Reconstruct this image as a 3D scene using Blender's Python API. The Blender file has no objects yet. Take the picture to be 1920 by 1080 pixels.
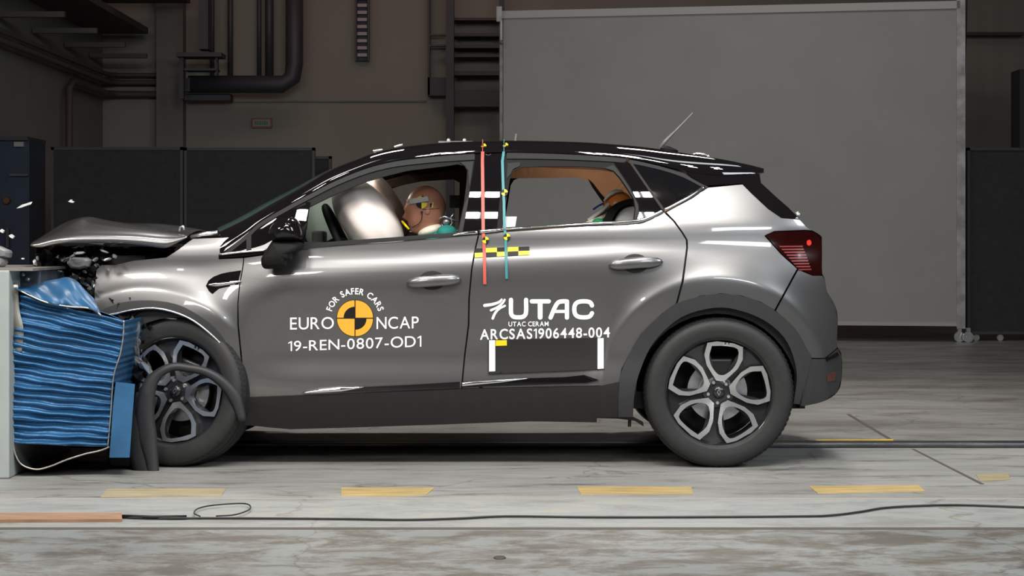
import bpy, bmesh, math, random
import numpy as np
from mathutils import Vector, Matrix
from mathutils.geometry import delaunay_2d_cdt
random.seed(7); rng = np.random.RandomState(5)
PI = math.pi
scn = bpy.context.scene
COL = scn.collection

# ------------------------------------------------------------------ camera
F = 3654.0; H = 1.054; CY = -9.9; HOR = 450.0
cam_d = bpy.data.cameras.new('camera'); cam = bpy.data.objects.new('camera', cam_d); COL.objects.link(cam)
cam.location = (0, CY, H); cam.rotation_euler = (PI/2, 0, 0)
cam_d.sensor_width = 36.0; cam_d.lens = 36.0*F/1920.0
cam_d.shift_y = -(540.0-HOR)/1920.0
cam_d.clip_end = 200
scn.camera = cam
# ------------------------------------------------------------------ world, exposure
w = bpy.data.worlds.new('hall_air'); scn.world = w; w.use_nodes = True
w.node_tree.nodes['Background'].inputs[0].default_value = (0.55, 0.57, 0.62, 1)
w.node_tree.nodes['Background'].inputs[1].default_value = 0.045
scn.view_settings.view_transform = 'Standard'; scn.view_settings.look = 'None'
scn.view_settings.exposure = -0.42; scn.view_settings.gamma = 1.0
scn.view_settings.use_curve_mapping = False
# ------------------------------------------------------------------ lights (banks of crash-hall lamps overhead)
def lamp(name, loc, target, sx, sy, power, color=(1, 1, 1), spread=PI):
    d = bpy.data.lights.new(name, 'AREA'); d.shape = 'RECTANGLE'; d.size = sx; d.size_y = sy
    d.energy = power; d.color = color; d.spread = spread
    o = bpy.data.objects.new(name, d); COL.objects.link(o); o.location = loc
    o.rotation_euler = (Vector(target)-Vector(loc)).to_track_quat('-Z', 'Y').to_euler()
    return o
WARM = (1.0, 0.97, 0.92); COOL = (0.93, 0.97, 1.0)
# lamp masts beside the track, four lamp heads on each
lamp('mast_lamp', (-2.16, -5.2, 4.8), (-1.2, -0.9, 0.8), 0.75, 0.55, 50, WARM, 2.4)
for mx in (-1.06, -0.22, 0.42, 1.02, 1.80):
    for dx in (-0.064, 0.064):
        for ly, lz in ((-5.3, 4.85), (-5.1, 5.75)):
            lamp('mast_lamp', (mx+dx, ly, lz), (mx*.5, -0.9, 0.8), 0.085, 0.28, 17, WARM, 2.4)
# broad soft lamps either side of the film camera
lamp('camera_side_lamp', (-3.6, -10.5, 4.2), (-1.2, -0.9, 0.8), 2.6, 1.0, 56, WARM, 1.6)
lamp('camera_side_lamp', (3.8, -10.0, 4.0), (1.2, -0.9, 0.8), 2.6, 1.0, 48, COOL, 1.6)
lamp('end_lamp', (6.2, -4.5, 4.4), (1.4, -0.7, 0.7), 2.2, 1.6, 105, (0.86, 0.93, 1.0), 2.0)
lamp('end_lamp', (-4.2, -4.8, 4.6), (-1.7, -0.8, 0.7), 1.3, 1.1, 75, (1.0, .94, .88), 2.0)
# long rows over the track
lamp('row_lamp', (-2.0, -2.2, 5.6), (-1.2, -0.6, 0), 1.5, 0.9, 40, WARM, 2.0)
lamp('row_lamp', (1.6, -2.4, 5.6), (1.2, -0.6, 0), 1.5, 0.9, 30, COOL, 2.0)
for lx in (-1.7, 1.5): lamp('row_lamp', (lx, 3.0, 5.8), (lx, 1.6, 0), 0.9, 0.8, 95, WARM, 1.9)
lamp('hall_lamp', (2.5, 6.5, 6.8), (2.0, 10.5, 1.2), 5, 0.6, 44, WARM, 1.7)
lamp('hall_lamp', (-3.0, 11.0, 7.0), (-3.0, 16.0, 2.5), 4, 1.0, 30, (1, .95, .86))
lamp('flare_tint_lamp', (-0.9, 12.5, 6.2), (-1.0, 16, 4.4), 5, 0.5, 26, (1, .25, .16))  # added red lamp, imitates a lens-flare tint on the upper back wall

# ------------------------------------------------------------------ materials
def mat(name, col, rough=0.5, metal=0.0, coat=0.0, spec=0.5, **k):
    m = bpy.data.materials.new(name); m.use_nodes = True
    b = m.node_tree.nodes['Principled BSDF']
    b.inputs['Base Color'].default_value = (*col, 1); b.inputs['Roughness'].default_value = rough
    b.inputs['Metallic'].default_value = metal; b.inputs['Coat Weight'].default_value = coat
    b.inputs['Coat Roughness'].default_value = 0.03; b.inputs['Specular IOR Level'].default_value = spec
    for a, v in k.items(): b.inputs[a].default_value = v
    return m
def noisy(m, scale=8, amt=0.25, stretch=(1, 1, 1), bump=0.0, bscale=60, detail=6):
    """multiply base colour by a soft noise and add an optional bump (object space)"""
    nt = m.node_tree; b = nt.nodes['Principled BSDF']; c = tuple(b.inputs['Base Color'].default_value)
    tc = nt.nodes.new('ShaderNodeTexCoord'); mp = nt.nodes.new('ShaderNodeMapping'); mp.inputs['Scale'].default_value = stretch
    nt.links.new(tc.outputs['Object'], mp.inputs[0])
    n = nt.nodes.new('ShaderNodeTexNoise'); n.inputs['Scale'].default_value = scale; n.inputs['Detail'].default_value = detail
    nt.links.new(mp.outputs[0], n.inputs['Vector'])
    r = nt.nodes.new('ShaderNodeValToRGB'); r.color_ramp.elements[0].position = .3; r.color_ramp.elements[1].position = .7
    r.color_ramp.elements[0].color = tuple(x*(1-amt) for x in c[:3])+(1,); r.color_ramp.elements[1].color = tuple(min(1, x*(1+amt)) for x in c[:3])+(1,)
    nt.links.new(n.outputs['Fac'], r.inputs[0]); nt.links.new(r.outputs[0], b.inputs['Base Color'])
    if bump:
        n2 = nt.nodes.new('ShaderNodeTexNoise'); n2.inputs['Scale'].default_value = bscale; n2.inputs['Detail'].default_value = 4
        nt.links.new(mp.outputs[0], n2.inputs['Vector'])
        bp = nt.nodes.new('ShaderNodeBump'); bp.inputs['Strength'].default_value = bump; bp.inputs['Distance'].default_value = 0.01
        nt.links.new(n2.outputs['Fac'], bp.inputs['Height']); nt.links.new(bp.outputs[0], b.inputs['Normal'])
    return m
M = {}
M['paint'] = mat('grey_metallic_paint', (0.172, 0.170, 0.171), 0.34, 0.84, 1.0)
M['gloss'] = mat('gloss_black', (0.006, 0.005, 0.006), 0.02, 0, 0.0)
M['satin'] = mat('satin_grey_trim', (0.019, 0.0195, 0.0195), 0.6, 0, 0, 0.2)
M['frame'] = mat('window_frame_black', (0.010, 0.010, 0.010), 0.6, 0, 0, 0.12)
M['plastic'] = noisy(mat('cladding_plastic', (0.027, 0.027, 0.0285), 0.5, 0, 0, 0.35), 40, .08)
M['sill'] = noisy(mat('sill_plastic', (0.0135, 0.0115, 0.012), 0.45, 0, 0, 0.35), 20, .08)
M['dark'] = mat('dark_inside', (0.008, 0.008, 0.009), 0.7)
M['seal'] = mat('rubber_seal', (0.012, 0.012, 0.012), 0.6)
M['chrome'] = mat('chrome', (0.75, 0.75, 0.76), 0.08, 1.0)
M['tyre'] = noisy(mat('tyre_rubber', (0.015, 0.015, 0.0155), 0.6, 0, 0, 0.4), 30, .15)
M['alloy'] = mat('polished_alloy', (0.72, 0.72, 0.73), 0.27, 0.95)
M['alloyd'] = mat('dark_alloy', (0.035, 0.035, 0.038), 0.28, 0.6, 0.6)
M['steel'] = noisy(mat('brake_steel', (0.55, 0.56, 0.58), 0.35, 0.9), 30, .1)
M['white'] = mat('white_vinyl', (0.92, 0.93, 0.93), 0.5)
M['yellow'] = mat('yellow_vinyl', (0.85, 0.66, 0.0), 0.45)
M['amber'] = mat('amber_vinyl', (0.78, 0.37, 0.03), 0.45)
M['black'] = mat('black_vinyl', (0.007, 0.006, 0.006), 0.55, 0, 0, 0.3)
M['charc'] = mat('charcoal_tape', (0.013, 0.0125, 0.0125), 0.7, 0, 0, 0.3)
M['redtape'] = mat('red_tape', (0.48, 0.075, 0.055), 0.5)
M['tealtape'] = mat('teal_tape', (0.03, 0.20, 0.22), 0.5)
M['tail'] = mat('tail_lens', (0.014, 0.0015, 0.0015), 0.1, 0, 0.3)
M['tailr'] = mat('tail_bars', (0.15, 0.007, 0.004), 0.3, 0, 0.5)
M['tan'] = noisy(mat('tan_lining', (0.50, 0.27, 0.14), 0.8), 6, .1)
M['seat'] = noisy(mat('seat_fabric', (0.02, 0.02, 0.022), 0.85), 60, .2)
M['skin'] = noisy(mat('dummy_skin', (0.46, 0.20, 0.13), 0.42), 8, .10)
M['teal'] = noisy(mat('teal_shirt', (0.01, 0.20, 0.17), 0.8), 20, .2)
M['bag'] = noisy(mat('airbag_cloth', (0.88, 0.78, 0.73), 0.75), 5, .05, bump=.25, bscale=14)
M['bag2'] = noisy(mat('airbag_cloth_pale_green', (0.50, 0.54, 0.47), 0.8), 5, .06, bump=.25, bscale=9)
M['cream'] = mat('cream_foam', (0.80, 0.74, 0.60), 0.7)
M['orange'] = mat('orange_plastic', (0.85, 0.28, 0.05), 0.35)
M['green'] = mat('green_cloth', (0.01, 0.32, 0.10), 0.7)
M['blue'] = noisy(mat('blue_paint_on_aluminium', (0.025, 0.108, 0.24), 0.34, 0.35), 9, .18, (1, 1, 2.5), .35, 25)
M['blue2'] = noisy(mat('blue_sheet', (0.017, 0.085, 0.19), 0.45), 7, .22, (1, 1, 1), .3, 12)
M['bare'] = noisy(mat('bare_aluminium', (0.42, 0.40, 0.36), 0.35, 0.8), 10, .2)
M['block'] = noisy(mat('barrier_block_paint', (0.30, 0.33, 0.32), 0.6), 5, .08)
M['steelblue'] = noisy(mat('scuffed_plate', (0.10, 0.125, 0.15), 0.35, 0.5), 12, .4)
M['crush'] = noisy(mat('crushed_parts', (0.018, 0.018, 0.02), 0.3, 0.2), 30, .5)
M['shard'] = noisy(mat('torn_metal', (0.50, 0.50, 0.50), 0.25, 0.8), 20, .3)
M['greypart'] = mat('grey_part', (0.13, 0.135, 0.14), 0.45)
def glass(name, col, alpha=0.35, rough=0.03):
    m = bpy.data.materials.new(name); m.use_nodes = True; nt = m.node_tree; nt.nodes.clear()
    out = nt.nodes.new('ShaderNodeOutputMaterial'); t = nt.nodes.new('ShaderNodeBsdfTransparent')
    t.inputs[0].default_value = tuple(0.4+0.5*c for c in col)+(1,)
    p = nt.nodes.new('ShaderNodeBsdfPrincipled'); p.inputs['Base Color'].default_value = (*col, 1); p.inputs['Roughness'].default_value = rough
    p.inputs['Coat Weight'].default_value = 1; p.inputs['Coat Roughness'].default_value = 0.01
    mx = nt.nodes.new('ShaderNodeMixShader'); mx.inputs[0].default_value = alpha
    nt.links.new(t.outputs[0], mx.inputs[1]); nt.links.new(p.outputs[0], mx.inputs[2]); nt.links.new(mx.outputs[0], out.inputs[0])
    return m
M['wind'] = glass('windscreen_glass', (0.17, 0.30, 0.26), 0.6, 0.2)
M['tint'] = glass('tinted_glass', (0.006, 0.006, 0.007), 0.92)

# ------------------------------------------------------------------ object helpers
def inv(parent):
    mlist = []
    p = parent
    mw = Matrix.Identity(4)
    while p is not None:
        mw = (p.matrix_parent_inverse @ p.matrix_basis) @ mw if p.parent else p.matrix_basis @ mw
        p = p.parent
    return mw.inverted()
def O(name, vs, fs, m, parent=None, smooth=True, normals=None, local=False):
    me = bpy.data.meshes.new(name); me.from_pydata([tuple(map(float, v)) for v in vs], [], [tuple(map(int, f)) for f in fs])
    ms = m if isinstance(m, (list, tuple)) else [m]
    for x in ms: me.materials.append(x)
    for p in me.polygons: p.use_smooth = smooth
    me.update()
    if normals is not None:
        me.normals_split_custom_set_from_vertices([tuple(map(float, n)) for n in normals])
    o = bpy.data.objects.new(name, me); COL.objects.link(o)
    if parent is not None:
        o.parent = parent
        if not local: o.matrix_parent_inverse = inv(parent)
    return o
def thing(name, label, cat, loc=(0, 0, 0), group=None, rotz=0):
    o = bpy.data.objects.new(name, None); COL.objects.link(o); o.location = loc; o.rotation_euler = (0, 0, rotz)
    o.empty_display_size = .1
    o['label'] = label; o['category'] = cat
    if group: o['group'] = group
    o.matrix_basis  # noqa
    return o
def tag(o, label, cat, group=None):
    o['label'] = label; o['category'] = cat
    if group: o['group'] = group
    return o
def lab(o, s): o['label'] = s; return o
def struct(o): o['kind'] = 'structure'; return o

class MB:
    def __init__(s): s.v = []; s.f = []; s.mi = []
    def add(s, vs, fs, k=0):
        n = len(s.v); s.v += [tuple(x) for x in vs]; s.f += [tuple(i+n for i in f) for f in fs]; s.mi += [k]*len(fs); return s
    def box(s, lo, hi, k=0, bev=0.0):
        x0, y0, z0 = lo; x1, y1, z1 = hi
        if bev <= 0:
            vs = [(x, y, z) for x in (x0, x1) for y in (y0, y1) for z in (z0, z1)]
            return s.add(vs, [(0, 1, 3, 2), (4, 6, 7, 5), (0, 4, 5, 1), (2, 3, 7, 6), (0, 2, 6, 4), (1, 5, 7, 3)], k)
        bm = bmesh.new(); bmesh.ops.create_cube(bm, size=1)
        for v in bm.verts: v.co = Vector(((x0+x1)/2+v.co.x*(x1-x0), (y0+y1)/2+v.co.y*(y1-y0), (z0+z1)/2+v.co.z*(z1-z0)))
        bmesh.ops.bevel(bm, geom=bm.edges[:], offset=bev, segments=3, affect='EDGES', profile=.5)
        bm.verts.index_update()
        s.add([v.co[:] for v in bm.verts], [[v.index for v in f.verts] for f in bm.faces], k); bm.free(); return s
    def tube(s, pts, r, n=8, k=0, cap=True, scale=(1, 1)):
        pts = [Vector(p) for p in pts]; base = len(s.v); N = len(pts)
        rr = r if isinstance(r, (list, tuple)) else [r]*N
        up = None
        for i, p in enumerate(pts):
            t = (pts[min(i+1, N-1)]-pts[max(i-1, 0)]).normalized()
            if up is None:
                a = Vector((0, 0, 1)) if abs(t.z) < .9 else Vector((1, 0, 0)); up = (a-t*a.dot(t)).normalized()
            else: up = (up-t*up.dot(t)).normalized()
            b = t.cross(up)
            for j in range(n):
                q = 2*PI*j/n; s.v.append(tuple(p+up*math.cos(q)*rr[i]*scale[0]+b*math.sin(q)*rr[i]*scale[1]))
        for i in range(N-1):
            for j in range(n):
                s.f.append((base+i*n+j, base+i*n+(j+1) % n, base+(i+1)*n+(j+1) % n, base+(i+1)*n+j)); s.mi.append(k)
        if cap:
            s.f.append(tuple(base+j for j in range(n))[::-1]); s.mi.append(k)
            s.f.append(tuple(base+(N-1)*n+j for j in range(n))); s.mi.append(k)
        return s
    def lathe_y(s, prof, n=64, k=0, c=(0, 0, 0)):
        """profile of (radius, y) turned about the y axis"""
        base = len(s.v); N = len(prof)
        for r, y in prof:
            for j in range(n):
                q = 2*PI*j/n; s.v.append((c[0]+r*math.cos(q), c[1]+y, c[2]+r*math.sin(q)))
        for i in range(N-1):
            for j in range(n):
                s.f.append((base+i*n+j, base+i*n+(j+1) % n, base+(i+1)*n+(j+1) % n, base+(i+1)*n+j)); s.mi.append(k)
        return s
    def ball(s, c, r, n=16, m=10, k=0, rot=None):
        base = len(s.v); r = r if isinstance(r, (tuple, list)) else (r, r, r)
        for i in range(m+1):
            th = PI*i/m
            for j in range(n):
                ph = 2*PI*j/n
                v = Vector((r[0]*math.sin(th)*math.cos(ph), r[1]*math.sin(th)*math.sin(ph), r[2]*math.cos(th)))
                if rot: v = rot @ v
                s.v.append((c[0]+v.x, c[1]+v.y, c[2]+v.z))
        for i in range(m):
            for j in range(n):
                s.f.append((base+i*n+j, base+(i+1)*n+j, base+(i+1)*n+(j+1) % n, base+i*n+(j+1) % n)); s.mi.append(k)
        return s
    def build(s, name, m, parent=None, smooth=False, local=False, auto=None):
        o = O(name, s.v, s.f, m, parent, smooth or auto is not None, local=local)
        for p, k in zip(o.data.polygons, s.mi): p.material_index = k
        bm = bmesh.new(); bm.from_mesh(o.data); bmesh.ops.recalc_face_normals(bm, faces=bm.faces[:])
        if auto is not None:
            for e in bm.edges:
                if len(e.link_faces) == 2 and e.calc_face_angle(0) > auto: e.smooth = False
        bm.to_mesh(o.data); bm.free()
        return o

# ------------------------------------------------------------------ curves and splines
def spl(xs, ys):
    """natural cubic spline, evaluated on arrays"""
    x = np.array(xs, float); y = np.array(ys, float); n = len(x); h = np.diff(x)
    A = np.zeros((n, n)); b = np.zeros(n); A[0, 0] = A[-1, -1] = 1
    for i in range(1, n-1):
        A[i, i-1] = h[i-1]; A[i, i] = 2*(h[i-1]+h[i]); A[i, i+1] = h[i]
        b[i] = 3*((y[i+1]-y[i])/h[i]-(y[i]-y[i-1])/h[i-1])
    c = np.linalg.solve(A, b)
    def f(q):
        q = np.asarray(q, float); i = np.clip(np.searchsorted(x, q)-1, 0, n-2); d = q-x[i]
        d = np.where(q < x[0], 0, d); d = np.where(q > x[-1], x[-1]-x[i], d)
        B = (y[i+1]-y[i])/h[i]-h[i]*(2*c[i]+c[i+1])/3; D = (c[i+1]-c[i])/(3*h[i])
        return y[i]+B*d+c[i]*d*d+D*d**3
    return f
def sstep(a, b, x): t = np.clip((x-a)/(b-a), 0, 1); return t*t*(3-2*t)
def smooth_path(pts, n=8):
    """Catmull-Rom through the points"""
    P = [np.array(p, float) for p in pts]; P = [2*P[0]-P[1]]+P+[2*P[-1]-P[-2]]; out = []
    for i in range(1, len(P)-2):
        for k in range(n):
            t = k/n; a, b, c, d = P[i-1:i+3]
            out.append(0.5*((2*b)+(-a+c)*t+(2*a-5*b+4*c-d)*t*t+(-a+3*b-3*c+d)*t**3))
    out.append(P[-2]); return [tuple(o) for o in out]
def resample(poly, step, closed=True):
    out = []; n = len(poly)
    for i in range(n if closed else n-1):
        a = np.array(poly[i], float); b = np.array(poly[(i+1) % n], float); L = np.linalg.norm(b-a); k = max(1, int(math.ceil(L/step)))
        for j in range(k): out.append(tuple(a+(b-a)*j/k))
    if not closed: out.append(tuple(poly[-1]))
    return out
def inpoly(px, py, poly):
    x = np.asarray(px); y = np.asarray(py); r = np.zeros(x.shape, bool); n = len(poly)
    for i in range(n):
        x1, y1 = poly[i]; x2, y2 = poly[(i+1) % n]
        if y1 == y2: continue
        c = ((y1 > y) != (y2 > y)) & (x < (x2-x1)*(y-y1)/(y2-y1)+x1); r ^= c
    return r
def pt(px, py, y):                       # a photo position at depth y -> world point
    d = y-CY; return ((px-960)*d/F, y, H-(py-HOR)*d/F)
# ------------------------------------------------------------------ body side surface: half width as a function of (x, z)
W_F = spl([.15,.22,.30,.40,.50,.62,.68,.74,.80,.86,.90,.93,.97,1.0,1.04,1.08,1.14,1.24,1.36,1.46,1.54], [.80,.825,.85,.868,.880,.886,.886,.881,.869,.852,.842,.8385,.838,.835,.820,.80,.77,.71,.66,.62,.58])
W_M = spl([.15,.22,.30,.40,.50,.62,.74,.84,.90,.93,.955,.98,1.01,1.05,1.08,1.12,1.16,1.22,1.28,1.36,1.44,1.50,1.56], [.79,.822,.85,.862,.855,.862,.877,.888,.888,.8845,.877,.8685,.8635,.8605,.857,.847,.834,.812,.788,.751,.708,.668,.62])
W_R = spl([.15,.22,.30,.40,.50,.62,.74,.84,.88,.92,.96,1.0,1.04,1.08,1.12,1.16,1.22,1.28,1.36,1.44,1.50,1.56], [.80,.825,.848,.858,.862,.868,.877,.882,.881,.877,.870,.861,.854,.8505,.846,.834,.812,.788,.751,.708,.668,.62])
W_P = spl([-2.4, -2.0, -1.7, -1.3, -0.8, 0.0, 0.9, 1.15, 1.30, 1.40, 1.47, 1.53, 1.58], [-.20, -.10, -.045, -.012, 0, 0, 0, -.012, -.035, -.066, -.10, -.15, -.21])
RWX, RWZ, FWX, FWZ = 0.946, 0.347, -1.552, 0.347
def wf(x, z):
    x = np.asarray(x, float); z = np.asarray(z, float)
    a = 1-sstep(-1.55, -0.95, x); c = sstep(0.35, 1.05, x); m = 1-np.maximum(a, c)
    sh = 0.05*(np.clip(x, -1.2, .5)+.5)*sstep(.72, .88, z)*(1-sstep(1.02, 1.14, z))
    w_ = a*W_F(z)+np.where(c > 0, c*W_R(z), 0)+m*W_M(z-sh)
    w_ = w_+W_P(x)*(1.0)
    for cx, cz, R1, fade_ in ((RWX, RWZ, .538, lambda q: 1.0), (-1.71, .276, .556, lambda q: 1-sstep(-1.38, -1.20, q))):
        r = np.hypot(x-cx, z-cz)-R1; q_ = np.clip(r/.006, -30, 60); sp_ = np.log1p(np.exp(q_))*.006; w_ = w_+.024*np.exp(-sp_/.055)*fade_(x)
    return w_
def P3(px, py, off=0.0, sgn=-1):
    """photo positions -> points on the near body side, pushed outwards by off"""
    px = np.asarray(px, float); py = np.asarray(py, float); w_ = np.full(px.shape, .85)
    for _ in range(8):
        d = -w_-off-CY; x = (px-960)*d/F; z = H-(py-HOR)*d/F; w_ = wf(x, z)
    d = -w_-off-CY; x = (px-960)*d/F; z = H-(py-HOR)*d/F
    return x, -w_-off, z
def nrm(x, z):
    e = 2e-3; gx = (wf(x+e, z)-wf(x-e, z))/(2*e); gz = (wf(x, z+e)-wf(x, z-e))/(2*e)
    n = np.stack([-gx, -np.ones_like(gx), -gz], 1); return n/np.linalg.norm(n, axis=1)[:, None]
def panel(name, poly, m, parent, off=0.0, holes=(), flange=0.018, step=11, mirror=False, edge=6, label=None, rim=None, tuck=0.0):
    """a sheet following the body side inside an outline, with turned-in edges. rim: material of turned edge"""
    loops = [resample(poly, edge)]+[resample(h, edge) for h in holes]
    V = []; E = []
    for lp in loops:
        n0 = len(V); V += lp; E += [(n0+i, n0+(i+1) % len(lp)) for i in range(len(lp))]
    nb = len(V); B = np.array(V)
    x0, y0 = B.min(0); x1, y1 = B.max(0)
    gx, gy = np.meshgrid(np.arange(x0+step*.5, x1, step), np.arange(y0+step*.5, y1, step)); gx = gx.ravel(); gy = gy.ravel()
    ex = []; ey = []
    for cxp, cyp, rp in ((1344, 740, 218.5), (268, 765, 225.5)):
        rr0 = np.hypot(gx-cxp, gy-cyp); far_ = (abs(rr0-rp) > 13); gx = gx[far_]; gy = gy[far_]
        for dr in (-9, -6, -3, 0, 3, 6, 9):
            aa = np.arange(0, 2*PI, 5.0/rp); ex.append(cxp+(rp+dr)*np.cos(aa)); ey.append(cyp-(rp+dr)*np.sin(aa))
    if flange > 0: gx = np.concatenate([gx]+ex); gy = np.concatenate([gy]+ey)
    ok = inpoly(gx, gy, loops[0])
    for h in loops[1:]: ok &= ~inpoly(gx, gy, h)
    gx = gx[ok]; gy = gy[ok]
    if len(gx):
        dmin = np.sqrt(((gx[:, None]-B[None, :, 0])**2+(gy[:, None]-B[None, :, 1])**2).min(1)); k = dmin > min(3.2, step*.45)
        V = V+list(zip(gx[k], gy[k]))
    res = delaunay_2d_cdt([Vector(v) for v in V], E, [], 0, 1e-4)
    vs = np.array([tuple(v) for v in res[0]]); fs = [f for f in res[2]]
    cen = np.array([vs[list(f)].mean(0) for f in fs]); ok = inpoly(cen[:, 0], cen[:, 1], loops[0])
    for h in loops[1:]: ok &= ~inpoly(cen[:, 0], cen[:, 1], h)
    fs = [f for f, q in zip(fs, ok) if q]
    used = sorted({i for f in fs for i in f}); re = {u: i for i, u in enumerate(used)}; vs = vs[used]; fs = [tuple(re[i] for i in f) for f in fs]
    X, Y, Z = P3(vs[:, 0], vs[:, 1], off); N = nrm(X, Z)
    W = [(a, b, c) for a, b, c in zip(X, Y, Z)]
    # orientation: outward is -y
    f0 = []
    for f in fs:
        a, b, c = [Vector(W[i]) for i in f[:3]]
        f0.append(f if (b-a).cross(c-a).y < 0 else f[::-1])
    fs = f0
    NN = [tuple(n) for n in N]
    mi = [0]*len(fs)
    if flange > 0:
        cnt = {}
        for f in fs:
            for i in range(len(f)):
                a, b = f[i], f[(i+1) % len(f)]; cnt[(min(a, b), max(a, b))] = cnt.get((min(a, b), max(a, b)), [])+[(a, b)]
        bd = [v[0] for v in cnt.values() if len(v) == 1]
        ring = {}
        for a, b in bd:
            A = Vector(W[a]); Bv = Vector(W[b]); t = (Bv-A); 
            if t.length < 1e-9: continue
            nd = t.cross(Vector((0, -1, 0))).normalized()
            ids = []
            for q in (A, Bv): W.append(tuple(q)); NN.append(tuple(nd)); ids.append(len(W)-1)
            for q in (A, Bv): W.append((q.x-nd.x*tuck, q.y+flange, q.z-nd.z*tuck)); NN.append(tuple(nd)); ids.append(len(W)-1)
            fs.append((ids[1], ids[0], ids[2], ids[3])); mi.append(1 if rim else 0)
    ms = [m]+([rim] if rim else [])
    o = O(name, W, fs, ms, parent, True, NN)
    for p, k in zip(o.data.polygons, mi): p.material_index = k
    if label: lab(o, label)
    if mirror:
        W2 = [(a, -b, c) for a, b, c in W]; N2 = [(a, -b, c) for a, b, c in NN]; F2 = [tuple(f[::-1]) for f in fs]
        o2 = O(name, W2, F2, ms, parent if mirror is True else mirror, True, N2)
        for p, k in zip(o2.data.polygons, mi): p.material_index = k
        return o, o2
    return o
def grid_obj(name, rows, m, parent, smooth=True, flip=False, label=None, thick=0.0, sub=0):
    nr = len(rows); nc = len(rows[0]); vs = [tuple(p) for r in rows for p in r]
    fs = [(i*nc+j, i*nc+j+1, (i+1)*nc+j+1, (i+1)*nc+j) for i in range(nr-1) for j in range(nc-1)]
    if flip: fs = [f[::-1] for f in fs]
    o = O(name, vs, fs, m, parent, smooth)
    if thick:
        md = o.modifiers.new('thickness', 'SOLIDIFY'); md.thickness = thick; md.offset = 0
    if sub:
        md = o.modifiers.new('smooth', 'SUBSURF'); md.levels = md.render_levels = sub
    if label: lab(o, label)
    return o
def circ(cx, cy, rx, ry=None, a0=0, a1=360, n=24):
    ry = ry or rx; return [(cx+rx*math.cos(math.radians(a0+(a1-a0)*i/n)), cy-ry*math.sin(math.radians(a0+(a1-a0)*i/n))) for i in range(n + (0 if abs(a1-a0) >= 360 else 1))]
def interp(path, x):
    xs = [p[0] for p in path]; ys = [p[1] for p in path]; return float(np.interp(x, xs, ys))
#SPLIT_STRUCTURE
# ================================================================== THE HALL
def floor_mat(name, c1, c2, c3, scale, rough=.42, streak=(0.35, 1.6, 1), pos=(.38, .52, .62), darkspots=.5):
    m = bpy.data.materials.new(name); m.use_nodes = True; nt = m.node_tree; b = nt.nodes['Principled BSDF']
    L = nt.links.new; tc = nt.nodes.new('ShaderNodeTexCoord'); mp = nt.nodes.new('ShaderNodeMapping'); mp.inputs['Scale'].default_value = streak
    L(tc.outputs['Object'], mp.inputs[0])
    n1 = nt.nodes.new('ShaderNodeTexNoise'); n1.inputs['Scale'].default_value = scale; n1.inputs['Detail'].default_value = 15; n1.inputs['Roughness'].default_value = .76
    n1.inputs['Distortion'].default_value = .4
    L(mp.outputs[0], n1.inputs['Vector'])
    r = nt.nodes.new('ShaderNodeValToRGB'); e = r.color_ramp.elements; e[0].position = pos[0]; e[0].color = (*c1, 1); e[1].position = pos[1]; e[1].color = (*c2, 1)
    e2 = e.new(pos[2]); e2.color = (*c3, 1)
    L(n1.outputs['Fac'], r.inputs[0])
    n2 = nt.nodes.new('ShaderNodeTexNoise'); n2.inputs['Scale'].default_value = 1.1; n2.inputs['Detail'].default_value = 5
    L(mp.outputs[0], n2.inputs['Vector'])
    r2 = nt.nodes.new('ShaderNodeValToRGB'); r2.color_ramp.elements[0].position = .35; r2.color_ramp.elements[0].color = (1-darkspots*.5,)*3+(1,)
    r2.color_ramp.elements[1].position = .6; r2.color_ramp.elements[1].color = (1, 1, 1, 1)
    L(n2.outputs['Fac'], r2.inputs[0])
    mx = nt.nodes.new('ShaderNodeMix'); mx.data_type = 'RGBA'; mx.blend_type = 'MULTIPLY'; mx.inputs[0].default_value = 1
    L(r.outputs[0], mx.inputs[6]); L(r2.outputs[0], mx.inputs[7])
    # fine cracks
    v = nt.nodes.new('ShaderNodeTexVoronoi'); v.feature = 'DISTANCE_TO_EDGE'; v.inputs['Scale'].default_value = .33
    n3 = nt.nodes.new('ShaderNodeTexNoise'); n3.inputs['Scale'].default_value = 3; n3.inputs['Detail'].default_value = 5
    L(tc.outputs['Object'], n3.inputs['Vector'])
    vm = nt.nodes.new('ShaderNodeVectorMath'); vm.operation = 'MULTIPLY_ADD'; vm.inputs[1].default_value = (.5, .5, .5)
    L(n3.outputs['Color'], vm.inputs[0]); L(tc.outputs['Object'], vm.inputs[2]); L(vm.outputs[0], v.inputs['Vector'])
    r3 = nt.nodes.new('ShaderNodeValToRGB'); r3.color_ramp.elements[0].position = 0; r3.color_ramp.elements[0].color = (.62, .60, .58, 1)
    r3.color_ramp.elements[1].position = .0035; r3.color_ramp.elements[1].color = (1, 1, 1, 1)
    L(v.outputs['Distance'], r3.inputs[0])
    mx2 = nt.nodes.new('ShaderNodeMix'); mx2.data_type = 'RGBA'; mx2.blend_type = 'MULTIPLY'; mx2.inputs[0].default_value = 1
    L(mx.outputs[2], mx2.inputs[6]); L(r3.outputs[0], mx2.inputs[7]); L(mx2.outputs[2], b.inputs['Base Color'])
    rr = nt.nodes.new('ShaderNodeMapRange'); rr.inputs['To Min'].default_value = rough+.2; rr.inputs['To Max'].default_value = rough-.1
    L(n1.outputs['Fac'], rr.inputs[0]); L(rr.outputs[0], b.inputs['Roughness'])
    bp = nt.nodes.new('ShaderNodeBump'); bp.inputs['Strength'].default_value = .15; bp.inputs['Distance'].default_value = .01
    L(n1.outputs['Fac'], bp.inputs['Height']); L(bp.outputs[0], b.inputs['Normal'])
    return m
def fy(py): return 3851.0/(py-450)+CY          # floor row of the photo -> y
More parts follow.
